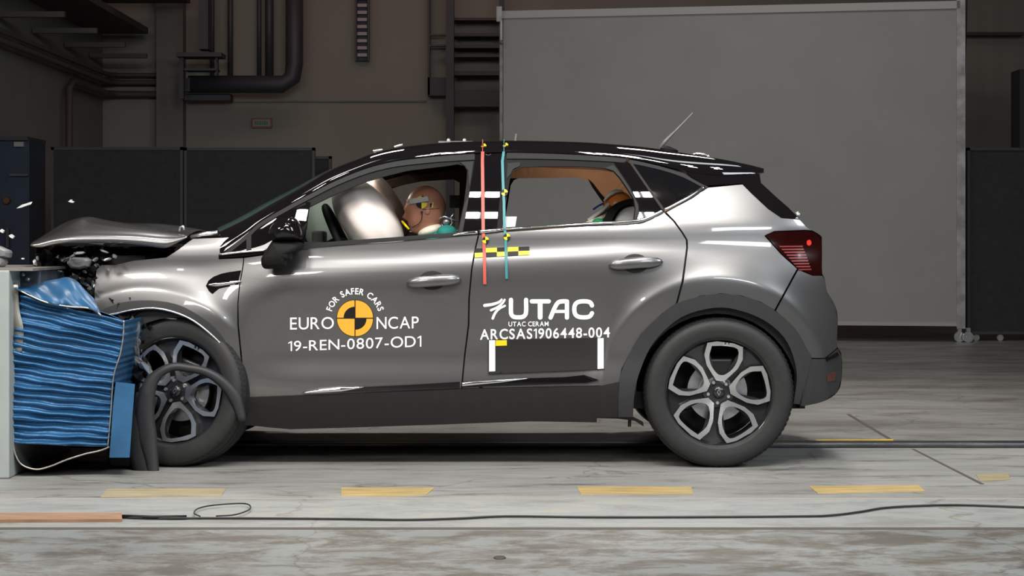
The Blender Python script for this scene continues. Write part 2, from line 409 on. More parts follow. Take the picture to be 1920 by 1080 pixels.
m_near = floor_mat('worn_floor_near', (.10, .09, .073), (.16, .154, .14), (.22, .232, .227), 4.2, streak=(.8, 1.2, 1), pos=(.42, .49, .55))
m_path = floor_mat('painted_floor_path', (.20, .195, .18), (.26, .273, .27), (.33, .31, .265), 4.5, streak=(.7, 1.3, 1), pos=(.38, .5, .66), darkspots=.15)
m_track = floor_mat('track_concrete', (.11, .103, .095), (.25, .247, .232), (.305, .308, .297), 5.0, streak=(.4, 1.6, 1), pos=(.36, .46, .6), darkspots=.35)
m_far = floor_mat('far_concrete', (.15, .13, .11), (.25, .24, .228), (.30, .29, .275), 2.6, rough=.36, streak=(.5, 1.1, 1), darkspots=.5)
XL, XR, YB, ZC = -5.46, 9.0, 16.1, 7.4
def slab(name, ya, yb, m, z=0):
    b = MB(); b.box((XL if ya > -5 else -7, ya, z-.25), (XR, yb, z)); return struct(b.build(name, m))
yA, yB_, yC, yD = fy(990), fy(934), fy(865), fy(700)
slab('floor', -14, yA, m_near); slab('floor', yA+.012, yB_, m_path); slab('floor', yB_, fy(828), m_track)
slab('floor', fy(828), YB, m_far)
wallm = noisy(mat('hall_wall', (.215, .21, .185), .8), .6, .12, (1, 1, .3))
wallm2 = noisy(mat('hall_side_wall', (.19, .19, .185), .8), .6, .12, (1, 1, .3))
struct(MB().box((XL-.2, YB, -.05), (XR+.2, YB+.2, ZC)).build('wall_back', wallm))
struct(MB().box((XL-.2, CY+4, -.05), (XL, YB, ZC)).build('wall_left', wallm2))
struct(MB().box((XR, CY-4, -.05), (XR+.2, YB, ZC)).build('wall_right', wallm2))
struct(MB().box((XL-2, CY-4, ZC), (XR+.2, YB+.2, ZC+.2)).build('ceiling', mat('hall_ceiling', (.10, .095, .09), .9)))
def bg(px, py, y=YB): return pt(px, py, y)
def bbox_px(mb, x0, y0, x1, y1, y, th, k=0):
    a = pt(x0, y1, y); b = pt(x1, y0, y); mb.box((a[0], y, a[2]), (b[0], y+th, b[2]), k); return mb
pier = noisy(mat('pier_grey', (.16, .155, .15), .8), 1, .1)
o = struct(bbox_px(MB(), 293, -60, 343, 610, YB-.25, .25).build('trim_1', pier))
o = struct(bbox_px(MB(), 100, 188, 188, 190, YB-.03, .03).build('trim_2', pier))
struct(bbox_px(MB(), 430, 188, 800, 191, YB-.03, .03).build('trim_3', pier))
ductm = mat('dark_duct', (.045, .047, .058), .55, .2); pipem = mat('dark_pipe', (.06, .05, .05), .6)
# ducts: a broad one that comes down and turns left, and narrower risers beside it
t = thing('air_duct', 'broad dark duct dropping down the back wall and turning left', 'duct', pt(552, 160, YB-.4))
p = [pt(552, -70, YB-.5), pt(552, 120, YB-.5), pt(548, 145, YB-.5), pt(530, 158, YB-.5), pt(354, 158, YB-.5)]
MB().tube(p, .115, 12).build('duct_run', ductm, t, smooth=True)
bbox_px(MB(), 346, 146, 356, 171, YB-.63, .26).build('end_plate', ductm, t)
for i, (q, r) in enumerate(((505, .055), (486, .03), (432, .035), (398, .03))):
    tag(MB().tube([pt(q, -70, YB-.15), pt(q, 148, YB-.15)], r, 8).build('riser_pipe', ductm, smooth=True),
        ['dark riser pipe nearest the broad duct', 'thin dark riser pipe, second left of the broad duct', 'dark riser pipe, third left of the broad duct', 'leftmost dark riser pipe beside the broad duct'][i], 'pipe')
tag(bbox_px(MB(), 372, -60, 390, 92, YB-1.1, .3).build('ventilation_shaft', ductm), 'dark square shaft hanging left of the riser pipes', 'duct')
t = thing('cable_tray', 'dark cable tray bracketed on the back wall under the shaft', 'tray', pt(375, 105, YB-.4))
bbox_px(MB(), 330, 98, 415, 106, YB-1.1, .4).build('tray_bed', ductm, t)
b = MB(); bbox_px(b, 404, 100, 408, 140, YB-1.0, .1); b.build('bracket', ductm, t); bbox_px(MB(), 336, 100, 344, 185, YB-1.0, .1).build('bracket', ductm, t)
bbox_px(MB(), 345, 128, 406, 132, YB-1.05, .3).build('tray_bed', ductm, t)
tag(bbox_px(MB(), 345, 176, 432, 188, YB-.35, .25).build('wall_beam', ductm), 'short dark beam under the broad duct', 'beam')
t = thing('pipe_run', 'dark pipes running along the left wall and round the corner', 'pipe', pt(190, 155, YB-.2))
xs = XL+.12
def lw(py_corner, y): # a point on left wall at the same height
    z = pt(190, py_corner, YB-.15)[2]; return (xs, y, z)
for q, r in ((141, .03), (155, .035)):
    z = pt(190, q, YB-.15)[2]
    MB().tube([(xs, 2, z), (xs, YB-.3, z), (xs+.15, YB-.15, z), (pt(338, q, YB-.15)[0], YB-.15, z)], r, 8).build('pipe', pipem, t, smooth=True)
z = pt(190, 177, YB-.15)[2]
MB().tube([(xs, 13.6, 0.3), (xs, 13.6, z-.1), (xs, 13.8, z), (xs, YB-.3, z), (xs+.15, YB-.15, z), (pt(330, 177, YB-.15)[0], YB-.15, z)], .045, 8).build('pipe', pipem, t, smooth=True)
t = thing('cable_gantry', 'dark overhead gantry of trays along the left wall ceiling', 'gantry', (XL+.6, 12, 4.2))
b = MB()
b.box((XL+.02, 2, 3.75), (XL+.7, 15.6, 3.83)); b.build('tray_bed', pipem, t)
for yy in (9, 10.6, 12.2, 13.8, 15.2):
    MB().box((XL+.02, yy, 3.4), (XL+.75, yy+.07, 3.46)).build('bracket', pipem, t)
MB().box((XL+.02, 13.2, 4.15), (XL+1.25, 15.6, 4.3)).build('beam', pipem, t)
# exit sign
t = thing('wall_sign', 'small framed sign with red border on the back wall', 'sign', pt(490, 230, YB-.03))
bbox_px(MB(), 471, 221, 510, 240, YB-.03, .03).build('frame', mat('sign_frame', (.20, .06, .04), .6), t)
bbox_px(MB(), 474, 224, 507, 237, YB-.04, .012).build('sign_face', mat('sign_face', (.22, .22, .18), .6), t)
b = MB()
for k in range(6): bbox_px(b, 478+k*4.2, 227+(k % 2), 480.6+k*4.2, 234, YB-.045, .005)
b.build('lettering', mat('sign_letters', (.05, .14, .11), .6), t)
# ladder-like louvre strip
t = thing('wall_ladder', 'narrow caged ladder with pale rungs high on the back wall', 'ladder', pt(680, 113, YB-.2))
lm = mat('ladder_dark', (.035, .035, .05), .6); lr = mat('ladder_rung', (.34, .31, .33), .6)
b = MB()
for q in (666, 689): bbox_px(b, q, -60, q+3, 114, YB-.2, .1)
b.build('rail', lm, t)
bbox_px(MB(), 666, -60, 692, 114, YB-.09, .02).build('back_plate', lm, t)
for k in range(13):
    y = 106-k*13.3; bbox_px(MB(), 670, y-6, 688, y, YB-.16, .05).build('rung', lr, t)
# steel column with shelving of cable trays
colm = mat('column_dark', (.035, .036, .045), .6); shm = mat('shelf_dark', (.05, .045, .045), .7)
tag(bbox_px(MB(), 836, -80, 851, 640, YB-.6, .25).build('steel_column', colm), 'dark steel column standing against the back wall', 'column')
t = thing('equipment_rack', 'dark tall rack of trays between column and white screen', 'rack', pt(895, 200, YB-.5))
for y0, y1 in ((33, 38), (62, 68), (83, 90), (102, 107), (133, 141)): bbox_px(MB(), 851, y0, 940, y1, YB-.5, .45).build('shelf', shm, t)
bbox_px(MB(), 851, 168, 940, 200, YB-.5, .45).build('cabinet', colm, t)
bbox_px(MB(), 936, -80, 946, 640, YB-.5, .2).build('post', colm, t)
t = thing('service_box', 'dark framed service box left of the steel column', 'box', pt(818, 180, YB-.3))
bbox_px(MB(), 802, -60, 806, 178, YB-.3, .25).build('frame', colm, t); bbox_px(MB(), 802, 145, 836, 179, YB-.3, .25).build('box', colm, t)
bbox_px(MB(), 806, 64, 836, 67, YB-.3, .1).build('crossbar', colm, t); bbox_px(MB(), 806, 84, 836, 87, YB-.3, .1).build('crossbar', colm, t)
# black acoustic panels
pan = noisy(mat('black_panel_cloth', (.022, .022, .024), .85), 20, .2)
pfr = mat('panel_frame', (.03, .032, .033), .6)
def black_panel(x0, x1, top, y, label, castors=True):
    a = pt(x0, 0, y)[0]; b_ = pt(x1, 0, y)[0]; zt = pt(0, top, y)[2]
    t = thing('black_partition', label, 'partition', ((a+b_)/2, y, 0), 'black wheeled partitions')
    MB().box((a+.03, y-.02, .10), (b_-.03, y+.02, zt-.03)).build('cloth_panel', pan, t)
    b = MB(); b.box((a, y-.035, .08), (a+.03, y+.035, zt)); b.box((b_-.03, y-.035, .08), (b_, y+.035, zt)); b.box((a, y-.035, zt-.03), (b_, y+.035, zt)); b.box((a, y-.035, .07), (b_, y+.035, .10))
    b.build('frame', pfr, t)
    for x in (a+.1, a+.35, b_-.1):
        c = MB(); c.lathe_y([(0.0, -.015), (.035, -.015), (.035, .015), (0, .015)], 16, c=(x, y, .035)); c.box((x-.012, y-.01, .035), (x+.012, y+.01, .08)); c.build('castor', M['shard'], t)
    return t
black_panel(97, 344, 276, 10.1, 'leftmost black partition behind the car bonnet')
black_panel(346, 591, 277, 10.1, 'black partition behind the windscreen, right of the leftmost one')
black_panel(570, 622, 293, 11.2, 'lower black partition poking out behind the windscreen')
black_panel(1812, 2090, 277, 10.45, 'black partition at right beside the pale screen')
# pale screen on castors
t = thing('projection_screen', 'large pale grey screen on a wheeled frame behind the car', 'screen', (2.2, 10.5, 0))
scm = noisy(mat('screen_cloth', (.27, .265, .26), .75), 2, .04)
A = Vector(pt(942, 0, 11.1)); Bq = Vector(pt(1800, 0, 10.2)); A.z = Bq.z = 0
def sc_quad(f0, f1, z0, z1, th, off=0):
    u = (Bq-A); n = Vector((-u.y, u.x, 0)).normalized(); p0 = A+u*f0+n*off; p1 = A+u*f1+n*off; m_ = MB()
    vs = [p0+Vector((0, 0, z0)), p1+Vector((0, 0, z0)), p1+Vector((0, 0, z1)), p0+Vector((0, 0, z1))]; vs += [v+n*th for v in vs]
    m_.add([tuple(v) for v in vs], [(0, 1, 2, 3), (7, 6, 5, 4), (0, 4, 5, 1), (1, 5, 6, 2), (2, 6, 7, 3), (3, 7, 4, 0)]); return m_
sc_quad(.002, .998, .20, 3.50, .02).build('cloth', scm, t)
frm = noisy(mat('screen_frame', (.20, .195, .20), .45, .4), 9, .35)
sc_quad(0, 1, .165, .205, .05, -.015).build('bottom_rail', mat('screen_rail', (.30, .30, .30), .5), t)
sc_quad(-.01, 1, 3.44, 3.52, .06, -.02).build('top_rail', mat('screen_rail_top', (.36, .35, .35), .6), t)
sc_quad(-.006, .001, .1, 3.5, .05, -.01).build('upright', frm, t)
sc_quad(.993, 1.011, .14, 4.6, .06, -.02).build('upright', frm, t)
MB().tube([tuple(Bq+Vector((.06, 0, 3.6))), tuple(Bq+Vector((.14, .5, 2.35)))], .02, 6).build('stay', colm, t)
MB().tube([tuple(Bq+Vector((.10, .4, 3.6))), tuple(Bq+Vector((.10, .5, .2)))], .04, 6).build('stay', colm, t)
for dx, dy in ((-.005, 0.02), (.07, -.05)):
    c = MB(); x, y = Bq.x+dx, Bq.y+dy
    c.lathe_y([(0.0, -.02), (.055, -.02), (.055, .02), (0, .02)], 18, c=(x, y, .055)); c.box((x-.02, y-.03, .055), (x+.02, y+.03, .15)); c.build('castor', M['shard'], t)
c = MB(); c.lathe_y([(0.0, -.02), (.055, -.02), (.055, .02), (0, .02)], 18, c=(A.x+.1, A.y, .055)); c.box((A.x+.08, A.y-.03, .055), (A.x+.12, A.y+.03, .15)); c.build('castor', M['shard'], t)
c = MB(); bbox_px(c, 931, 12, 941, 40, 10.9, .1); bbox_px(c, 938, 40, 942, 75, 10.9, .03); c.ball(pt(940, 80, 10.9), .025, 8, 6); c.build('winch_cord', frm, t)
tag(bbox_px(MB(), 1912, 130, 1990, 280, 13, .4).build('wall_cabinet', colm), 'dark cabinet at the far right behind the black partition', 'cabinet')
tag(bbox_px(MB(), 1812, 60, 1920, 66, YB-.3, .2).build('far_beam', shm), 'dim beam on the back wall above the right partition', 'beam')
# low dark skirting behind screen
struct(bbox_px(MB(), 940, 598, 2000, 620, YB-.1, .1).build('baseboard_back', colm))
# blue cabinet at the left
t = thing('blue_cabinet', 'tall dark blue control cabinet at the left edge behind the bonnet', 'cabinet', (-5.1, 11.5, 0))
cb = noisy(mat('cabinet_blue', (.008, .022, .05), .5), 3, .3)
bbox_px(MB(), -6, 262, 55, 640, 10.6, .7).build('body', cb, t)
bbox_px(MB(), 26, 266, 44, 275, 10.55, .05).build('indicator_panel', mat('indicator', (.28, .28, .27), .5), t)
bbox_px(MB(), -6, 256, 52, 263, 10.55, .8).build('top_cap', colm, t)
bbox_px(MB(), 18, 326, 52, 330, 10.55, .05).build('grab_bar', mat('bar', (.06, .07, .09), .5), t)
c = MB().lathe_y([(0, -.03), (.035, -.03), (.04, .02)], 16, c=pt(13, 376, 10.57)); c.build('knob', mat('knob_brown', (.10, .035, .01), .5), t)
bbox_px(MB(), 11, 428, 16, 464, 10.5, .05).build('handle', mat('bar2', (.05, .05, .05), .5), t)
tag(bbox_px(MB(), 55, 262, 96, 264, YB-1, .4).build('wall_shelf', pier), 'thin ledge on the wall behind the blue cabinet', 'shelf')

# ------------------------------------------------------------------ floor fittings
t = thing('guide_rail', 'dark slotted steel guide rail let into the floor under the car', 'rail', (0, fy(833), 0))
y0, y1 = fy(840), fy(831.5); railm = noisy(mat('rail_steel', (.035, .035, .037), .4, .5), 20, .3)
MB().box((XL, y0, 0), (XR, y1, .008)).build('base_strip', railm, t)
MB().box((XL, y0+.02, 0), (XR, y0+.09, .022), bev=.004).build('rail_bar', noisy(mat('rail_top', (.16, .16, .165), .3, .8), 9, .5, (.4, 1, 1)), t)
MB().box((XL, y1-.10, 0), (XR, y1-.03, .018)).build('rail_bar', railm, t)
ypm = noisy(mat('yellow_floor_paint', (.40, .29, .12), .5), 9, .25, (.6, 3, 1)); ypm2 = noisy(mat('yellow_floor_paint_bright', (.60, .38, .04), .5), 9, .2)
ypm3 = noisy(mat('yellow_floor_paint_dull', (.30, .25, .15), .5), 9, .25, (.6, 3, 1))
def flat(name, q, m, label=None, z=.0025, cat='floor marking', group=None, parent=None):
    vs = [((x-960)*(fy(y)-CY)/F, fy(y), z) for x, y in q]; n = len(vs); vs += [(a, b, -.003) for a, b, _ in vs]
    o = O(name, vs, [tuple(range(n))[::-1]]+[(i, (i+1) % n, n+(i+1) % n, n+i) for i in range(n)], m, parent, False)
    if label: tag(o, label, cat, group)
    return o
G_ = 'yellow dashes along the track edge'
flat('yellow_dash', [(201, 917), (424, 916), (416, 930), (188, 933)], ypm3, 'faded yellow dash on the floor in front of the barrier', group=G_)
flat('yellow_dash', [(640, 915), (815, 915), (800, 928), (738, 931), (640, 930)], ypm, 'yellow floor dash below the front door lettering', group=G_)
flat('yellow_dash', [(1081, 913), (1296, 913), (1300, 927), (1089, 927)], ypm, 'yellow floor dash left of the rear wheel base', group=G_)
flat('yellow_dash', [(1516, 912), (1722, 910), (1735, 922), (1534, 926)], ypm, 'yellow floor dash right of the rear wheel', group=G_)
flat('yellow_line', [(1530, 825), (1674, 824), (1678, 830), (1530, 831)], ypm2, 'thin bright yellow line beside the guide rail behind the car')
flat('yellow_patch', [(1830, 890), (1890, 888), (1895, 900), (1838, 904)], ypm3, 'faint worn yellow patch on the floor at far right')
jm = mat('joint_dark', (.07, .06, .05), .8)
flat('floor_joint', [(1587, 777), (1594, 777), (1680, 828), (1672, 828)], jm, 'dark slanting floor joint behind the guide rail', z=.0015, cat='floor joint')
flat('floor_joint', [(1709, 842), (1714, 842), (1846, 908), (1838, 908)], jm, 'dark slanting floor joint in front of the guide rail', z=.0015, cat='floor joint')
flat('floor_edging', [(-120, 967), (228, 967), (229, 979), (-120, 981)], noisy(mat('brown_edging', (.27, .155, .09), .6), 12, .3, (.5, 3, 1)), 'brown wooden edging strip on the floor at lower left', z=.012, cat='edging strip')
flat('trench_gap', [(-400, 989), (2400, 989), (2400, 993), (-400, 993)], jm, 'thin dark gap line across the floor at the front', z=.001, cat='floor joint')
flat('floor_line', [(-400, 934), (2400, 934), (2400, 936), (-400, 936)], mat('joint_faint', (.28, .26, .23), .8), 'faint line across the floor beside the yellow dashes', z=.001, cat='floor joint')
# cable
cp = [(228, 973), (300, 975), (420, 974.5), (640, 976), (760, 977.5), (860, 975), (950, 971), (1100, 972.5), (1280, 972.5), (1500, 971), (1560, 969), (1610, 963), (1660, 955), (1730, 951), (1810, 950), (1960, 955), (2200, 960)]
pts = [((x-960)*(fy(y)-CY)/F, fy(y), .006) for x, y in smooth_path(cp, 8)]
t = thing('cable', 'long thin black cable lying across the floor in front of the car', 'cable', pts[0])
MB().tube(pts, .0045, 6).build('cable_run', M['seal'], t, smooth=True)
lp = [(375, 974), (364, 968), (372, 959), (400, 953), (450, 949.5), (468, 953), (466, 962), (440, 971), (405, 973.5)]
pts = [((x-960)*(fy(y)-CY)/F, fy(y), .012) for x, y in smooth_path(lp, 8)]
MB().tube(pts, .003, 6).build('cable_loop', M['seal'], t, smooth=True)
MB().tube([((x-960)*(fy(y)-CY)/F, fy(y), .010) for x, y in ((229, 973), (252, 973.5), (285, 975), (350, 974))], .007, 6).build('cable_tape', M['black'], t, smooth=True)
tag(MB().ball(((937-960)*(fy(1046)-CY)/F, fy(1046), .0), (.022, .04, .006), 9, 6).build('dark_chip', mat('chip', (.04, .035, .03), .7), smooth=True), 'small dark chip lying on the floor near the bottom edge', 'debris')
#SPLIT_CAR
# ================================================================== THE CAR
car = thing('car', 'grey metallic hatchback with black roof crashing into a blue barrier', 'car', (-0.3, 0, 0))
lift = 0.0
Gc = smooth_path([(412, 480), (460, 441), (485, 418), (535, 388), (585, 361), (630, 338), (685, 316), (735, 303), (785, 296), (835, 291), (900, 287), (950, 285.5), (1050, 288), (1152, 294), (1205, 302), (1245, 311), (1282, 320), (1322, 327), (1380, 329), (1430, 324)], 6)
Sc = smooth_path([(400, 440), (415, 433), (460, 411), (510, 382), (560, 354), (620, 319), (670, 298.5), (705, 285.5), (750, 276), (822, 268), (900, 264.5), (950, 263.5), (1000, 264), (1100, 267), (1200, 275), (1270, 285), (1350, 298), (1400, 308), (1432, 316)], 6)
# roof rail: from frame line up and over
st = np.concatenate([np.linspace(412, 700, 40), np.linspace(712, 1432, 60)])
rows = []; Sw = []
for px in st:
    g = interp(Gc, px); s = interp(Sc, max(px-0, 400)); 
    X, Y, Z = P3([px], [g]); wg = -float(Y[0]); row = []
    for k in range(9):
        th = (PI/2)*k/8; f = math.sin(th); ins = float(np.interp(px, [1240, 1400], [.12, .03])); yy = -(wg-ins*(1-math.cos(th))); py = g+(s-g)*f; row.append(pt(px, py, yy+.0))
    rows.append(row); Sw.append(row[-1])
for sg in (1, -1):
    rr = [[(a, b*sg, c) for a, b, c in r] for r in rows]
    grid_obj('roof_rail', rr, M['gloss'], car, flip=(sg < 0), label='gloss black roof rail and front pillar' if sg > 0 else None)
# windscreen, roof, spoiler from one crowned surface
def crown(i0, i1, name, m, cr=.016, label=None, n=24, thick=0):
    R = []
    for (px, s) in list(zip(st, Sw))[i0:i1]:
        bf = float(np.interp(px, [412, 470, 600, 690], [.085, .085, .055, 0])); cz = cr+float(np.interp(px, [412, 500, 700], [0.012, .012, 0])); row = []
        for k in range(n+1):
            t_ = -1+2*k/n; e = 1-t_*t_
            row.append((s[0]-bf*e, -s[1]*t_*1.0, s[2]+cz*e))
        R.append(row)
    return grid_obj(name, R, m, car, label=label, thick=thick, flip=False)
crown(0, 41, 'windscreen', M['wind'], label='teal tinted windscreen')
crown(40, 100, 'roof', M['gloss'], label='gloss black roof')
# rear glass and spoiler underside
Rg = smooth_path([(1432, 317), (1431, 323), (1425, 330), (1427, 343), (1455, 370), (1480, 392), (1498, 409)], 4)
def back(name, path, m, w_=None, bulge=.05, n=16, label=None, off=0.0, smooth=True):
    R = []
    for px, py in path:
        X, Y, Z = P3([px], [py], off); x, y, z = float(X[0]), float(Y[0]), float(Z[0])
        R.append([(x+bulge*(1-(t_)**2), y*(-t_) if False else -y*t_, z) for t_ in np.linspace(-1, 1, n+1)])
    return grid_obj(name, R, m, car, label=label, smooth=smooth)
back('rear_window', Rg[10:], M['gloss'], bulge=.03); back('spoiler', Rg[:11], M['gloss'], bulge=.03)
back('tailgate', smooth_path([(1498, 409), (1511, 425), (1538, 441), (1541, 455), (1541, 512)], 4), M['paint'], bulge=.03, label='grey tailgate')
back('rear_bumper_face', smooth_path([(1541, 512), (1547, 525), (1550, 545), (1565, 571), (1571, 600), (1569, 640), (1571, 652), (1578, 667), (1578, 710), (1570, 735), (1545, 752), (1505, 762)], 4), M['plastic'], bulge=.03)
# black rear pillar trim beside the rear glass
panel('rear_pillar_trim', [(1278, 316), (1322, 322), (1400, 322), (1424, 326), (1427, 343), (1455, 369), (1478, 389), (1499, 410), (1465, 408), (1440, 391), (1412, 364), (1392, 344), (1322, 348), (1300, 334)], M['gloss'], car, -.002, mirror=True)
if 0: panel('spoiler_side', [(1330, 300), (1400, 309), (1434, 315), (1432, 322), (1424, 328), (1390, 326)], M['gloss'], car, .004)

# ---- doors
front_top = [(550, 470), (635, 460), (735, 454), (840, 445), (896, 440)]
fd = [(458, 484)]+front_top+[(890, 465), (883, 505), (878, 560), (877, 610), (870, 665), (864, 728), (720, 740), (565, 750), (463, 752), (456, 690), (448, 610), (447, 570), (450, 537), (457, 497)]
fd_o, fd_far = panel('front_door', fd, M['paint'], car, 0, mirror=True, flange=.03)
rd = [(899, 440), (929, 436), (1090, 425), (1195, 419), (1215, 412), (1244, 398), (1262, 415), (1278, 437), (1286, 450), (1286.5, 465), (1278, 527), (1267, 569), (1240, 589), (1202, 626), (1177, 669), (1165, 692), (1161, 722), (867, 728), (873, 665), (880, 610), (881, 560), (886, 505), (893, 465)]
rd_o, rd_far = panel('rear_door', rd, M['paint'], car, 0, mirror=True, flange=.03)
hole_f = [(578, 389), (625, 366), (680, 343), (720, 331), (765, 320), (840, 311), (858, 308), (870, 311), (876, 320), (875, 340), (870, 380), (858, 436), (840, 440), (735, 448), (635, 455), (564, 461)]
hole_r = [(957, 331), (964, 320), (978, 314), (1015, 312), (1090, 312), (1135, 316), (1150, 321), (1161, 333), (1175, 353), (1188, 375), (1191, 392), (1188, 415), (1090, 420), (941, 431)]
fo = [(414, 478), (460, 443), (485, 420), (535, 390), (585, 363), (630, 340), (685, 318), (735, 305), (835, 293), (891, 290), (890, 305), (880, 362), (868, 441), (840, 443), (735, 451), (635, 458), (550, 466), (458, 480)]
ro = [(946, 290), (1050, 291), (1152, 297), (1178, 303), (1200, 332), (1243, 394), (1200, 414), (1187, 418), (1090, 423), (931, 434), (939, 352)]
ff, ff_far = panel('window_frame', fo, M['frame'], fd_o, -.004, [hole_f], flange=.05, mirror=fd_far)
rf, rf_far = panel('window_frame', ro, M['frame'], rd_o, -.004, [hole_r], flange=.05, mirror=rd_far)
def strip_poly(path, w0, w1=None):
    """polygon along a path, offset downward/inward by w"""
    n = len(path); w1 = w0 if w1 is None else w1; up = []; dn = []
    for i, (x, y) in enumerate(path):
        a = path[max(0, i-1)]; b = path[min(n-1, i+1)]; tx, ty = b[0]-a[0], b[1]-a[1]; L = math.hypot(tx, ty); w_ = w0+(w1-w0)*i/(n-1)
        up.append((x, y)); dn.append((x-ty/L*w_, y+tx/L*w_))
    return up+dn[::-1]
gsub = [(x, y+1) for x, y in Gc if 414 < x < 893]; panel('frame_trim', strip_poly(gsub, 6, 11), M['satin'], fd_o, .003, flange=.01)
gsub = [(x, y+1) for x, y in Gc if 944 < x < 1180]; panel('frame_trim', strip_poly(gsub, 11, 8), M['satin'], rd_o, .003, flange=.01)
gq = smooth_path([(1180, 299), (1205, 304), (1245, 314), (1282, 327), (1320, 347)], 5); panel('frame_trim', strip_poly(gq, 7, 5), M['satin'], car, .004, flange=.01)
panel('frame_trim', strip_poly([(1179, 303), (1210, 348), (1243, 396)][::-1], 4), M['satin'], car, .004, flange=.01)
# corner lugs grey of window frames
panel('frame_corner', [(862, 304), (888, 302), (880, 352), (878, 320), (872, 311)], M['satin'], fd_o, .002, flange=.01)
panel('frame_corner', [(952, 306), (975, 304), (975, 311), (962, 317), (956, 328), (950, 335)], M['satin'], rd_o, .002, flange=.01)
panel('frame_edge', [(871, 383), (880, 362), (869, 439), (859, 439)], M['satin'], fd_o, .001, flange=.01)
panel('frame_edge', [(1150, 309), (1158, 318), (1182, 355), (1197, 385), (1198, 400), (1192, 414), (1189, 414), (1192, 392), (1189, 374), (1176, 352), (1162, 332), (1150, 320), (1134, 315)], M['satin'], rd_o, .002, flange=.01)
# black gloss pillars
panel('pillar_trim', [(892, 289), (945, 288), (945, 298), (939, 352), (930, 431), (867, 438), (881, 362)], M['gloss'], car, .003, flange=.012, mirror=True, step=6)
panel('pillar_trim', [(1152, 305), (1177, 303), (1208, 346), (1241, 394), (1215, 408), (1194, 413), (1199, 400), (1197, 380), (1180, 346)], M['gloss'], rd_o, .003, flange=.012, step=6)
panel('quarter_window', [(1183, 304), (1205, 309), (1245, 318), (1282, 332), (1316, 349), (1294, 364), (1246, 391)], M['tint'], car, .001, mirror=True)
panel('front_quarter_glass', [(424, 475), (462, 446), (462, 472)], M['gloss'], ff, .002)
panel('sail_glass', [(471, 441), (500, 420), (540, 395), (573, 384), (560, 460), (500, 467), (471, 470)], M['gloss'], ff, .002, step=6)
panel('glass_divider', strip_poly([(574, 378), (572, 390), (562, 460)][::-1], 8), M['gloss'], ff, .006, flange=.01)
panel('glass_divider', [(462, 443), (471, 437), (471, 471), (462, 472)], M['satin'], ff, .004, flange=.01)
# belt mouldings
U1 = [(566, 458), (635, 452), (735, 445), (840, 437), (868, 434)]; L1 = [(550, 470), (635, 461), (735, 454), (840, 445), (896, 440)]
panel('belt_moulding', [(410, 477), (457, 473), (500, 469), (500, 476), (457, 481), (410, 484)], M['gloss'], car, .008, flange=.014)
panel('belt_moulding', [(412, 475), (457, 471), (500, 467), (500, 470), (457, 474), (412, 478)], M['chrome'], car, .010, flange=.014)
panel('belt_moulding', U1+[(896, 432), (896, 439), (840, 444), (735, 453), (635, 460), (550, 468), (552, 460)], M['satin'], fd_o, .008, flange=.014)
panel('belt_moulding', [(898, 431), (929, 428), (1090, 417), (1187, 413), (1215, 406), (1243, 392), (1245, 397), (1215, 411), (1195, 418), (1090, 424), (929, 435), (898, 438)], M['satin'], rd_o, .006, flange=.014)
panel('belt_moulding', [(1245, 391), (1296, 364), (1320, 347), (1328, 350), (1298, 371), (1248, 397)], M['satin'], car, .006, flange=.014, mirror=True)
def rod(name, path, r, m, parent, off=.008, flat_=.6, label=None, n=6):
    p_ = smooth_path(path, n); A_ = np.array(p_); X, Y, Z = P3(A_[:, 0], A_[:, 1], off); N_ = len(p_)
    rr = [float(np.interp(k/(N_-1), np.linspace(0, 1, len(r)), r)) for k in range(N_)] if isinstance(r, (list, tuple)) else r
    o = MB().tube(list(zip(X, Y, Z)), rr, 12, scale=(1, flat_)).build(name, m, parent, smooth=True)
    if label: lab(o, label)
    return o
rod('chrome_strip', [(410, 478), (457, 472.5), (500, 469)], .0035, M['chrome'], car, .016)
rod('chrome_strip', [(848, 441.5), (868, 438), (896, 435.5)], [.002, .006, .008], M['chrome'], fd_o, .012)
rod('chrome_strip', [(899, 435), (929, 432), (960, 429), (1090, 420.5), (1187, 415.5), (1215, 408.5), (1243, 395)], [.008, .007, .004, .004, .008, .008, .008], M['chrome'], rd_o, .012, label='bright chrome strip under the rear window')
rod('chrome_strip', [(1246, 394), (1270, 381.5), (1296, 367.5), (1322, 350)], [.008, .007, .006, .004], M['chrome'], car, .012)
# ---- quarter, fender, bumper
tl = [(1436, 442), (1452, 435), (1510, 433), (1530, 438), (1540, 450), (1541, 503), (1542, 515), (1524, 516), (1500, 505), (1466, 476)]
quarter = [(1250, 398), (1297, 372), (1328, 352), (1392, 346), (1411, 365), (1440, 392), (1465, 409), (1499, 412), (1511, 425), (1522, 432), (1510, 431), (1452, 433), (1433, 442), (1464, 477), (1494, 504), (1452, 581), (1427, 566), (1390, 554), (1352, 550), (1315, 554), (1271, 568), (1282, 527), (1290, 465), (1289.5, 450), (1281, 436), (1266, 415)]
panel('rear_quarter', quarter, M['paint'], car, 0, flange=.03, mirror=True)
bump = [(1497, 506), (1523, 517), (1542, 517), (1547, 525), (1550, 545), (1565, 571), (1571, 600), (1569, 640), (1570, 652), (1547, 671), (1522, 671), (1515, 657), (1490, 615), (1455, 583)]
panel('rear_bumper', bump, M['paint'], car, 0, flange=.03, mirror=True, label='grey painted rear bumper corner')
panel('lower_bumper', [(1571, 654), (1578, 668), (1578, 710), (1570, 735), (1545, 752), (1505, 762), (1493, 757), (1500, 700), (1517, 662), (1522, 673), (1548, 673)], M['plastic'], car, .004, flange=.05, mirror=True)
panel('rear_reflector', [(1551, 703), (1563, 696), (1568, 698), (1566, 714), (1551, 716)], mat('reflector', (.07, .025, .018), .4), car, .007, flange=.008, label='dull red reflector')
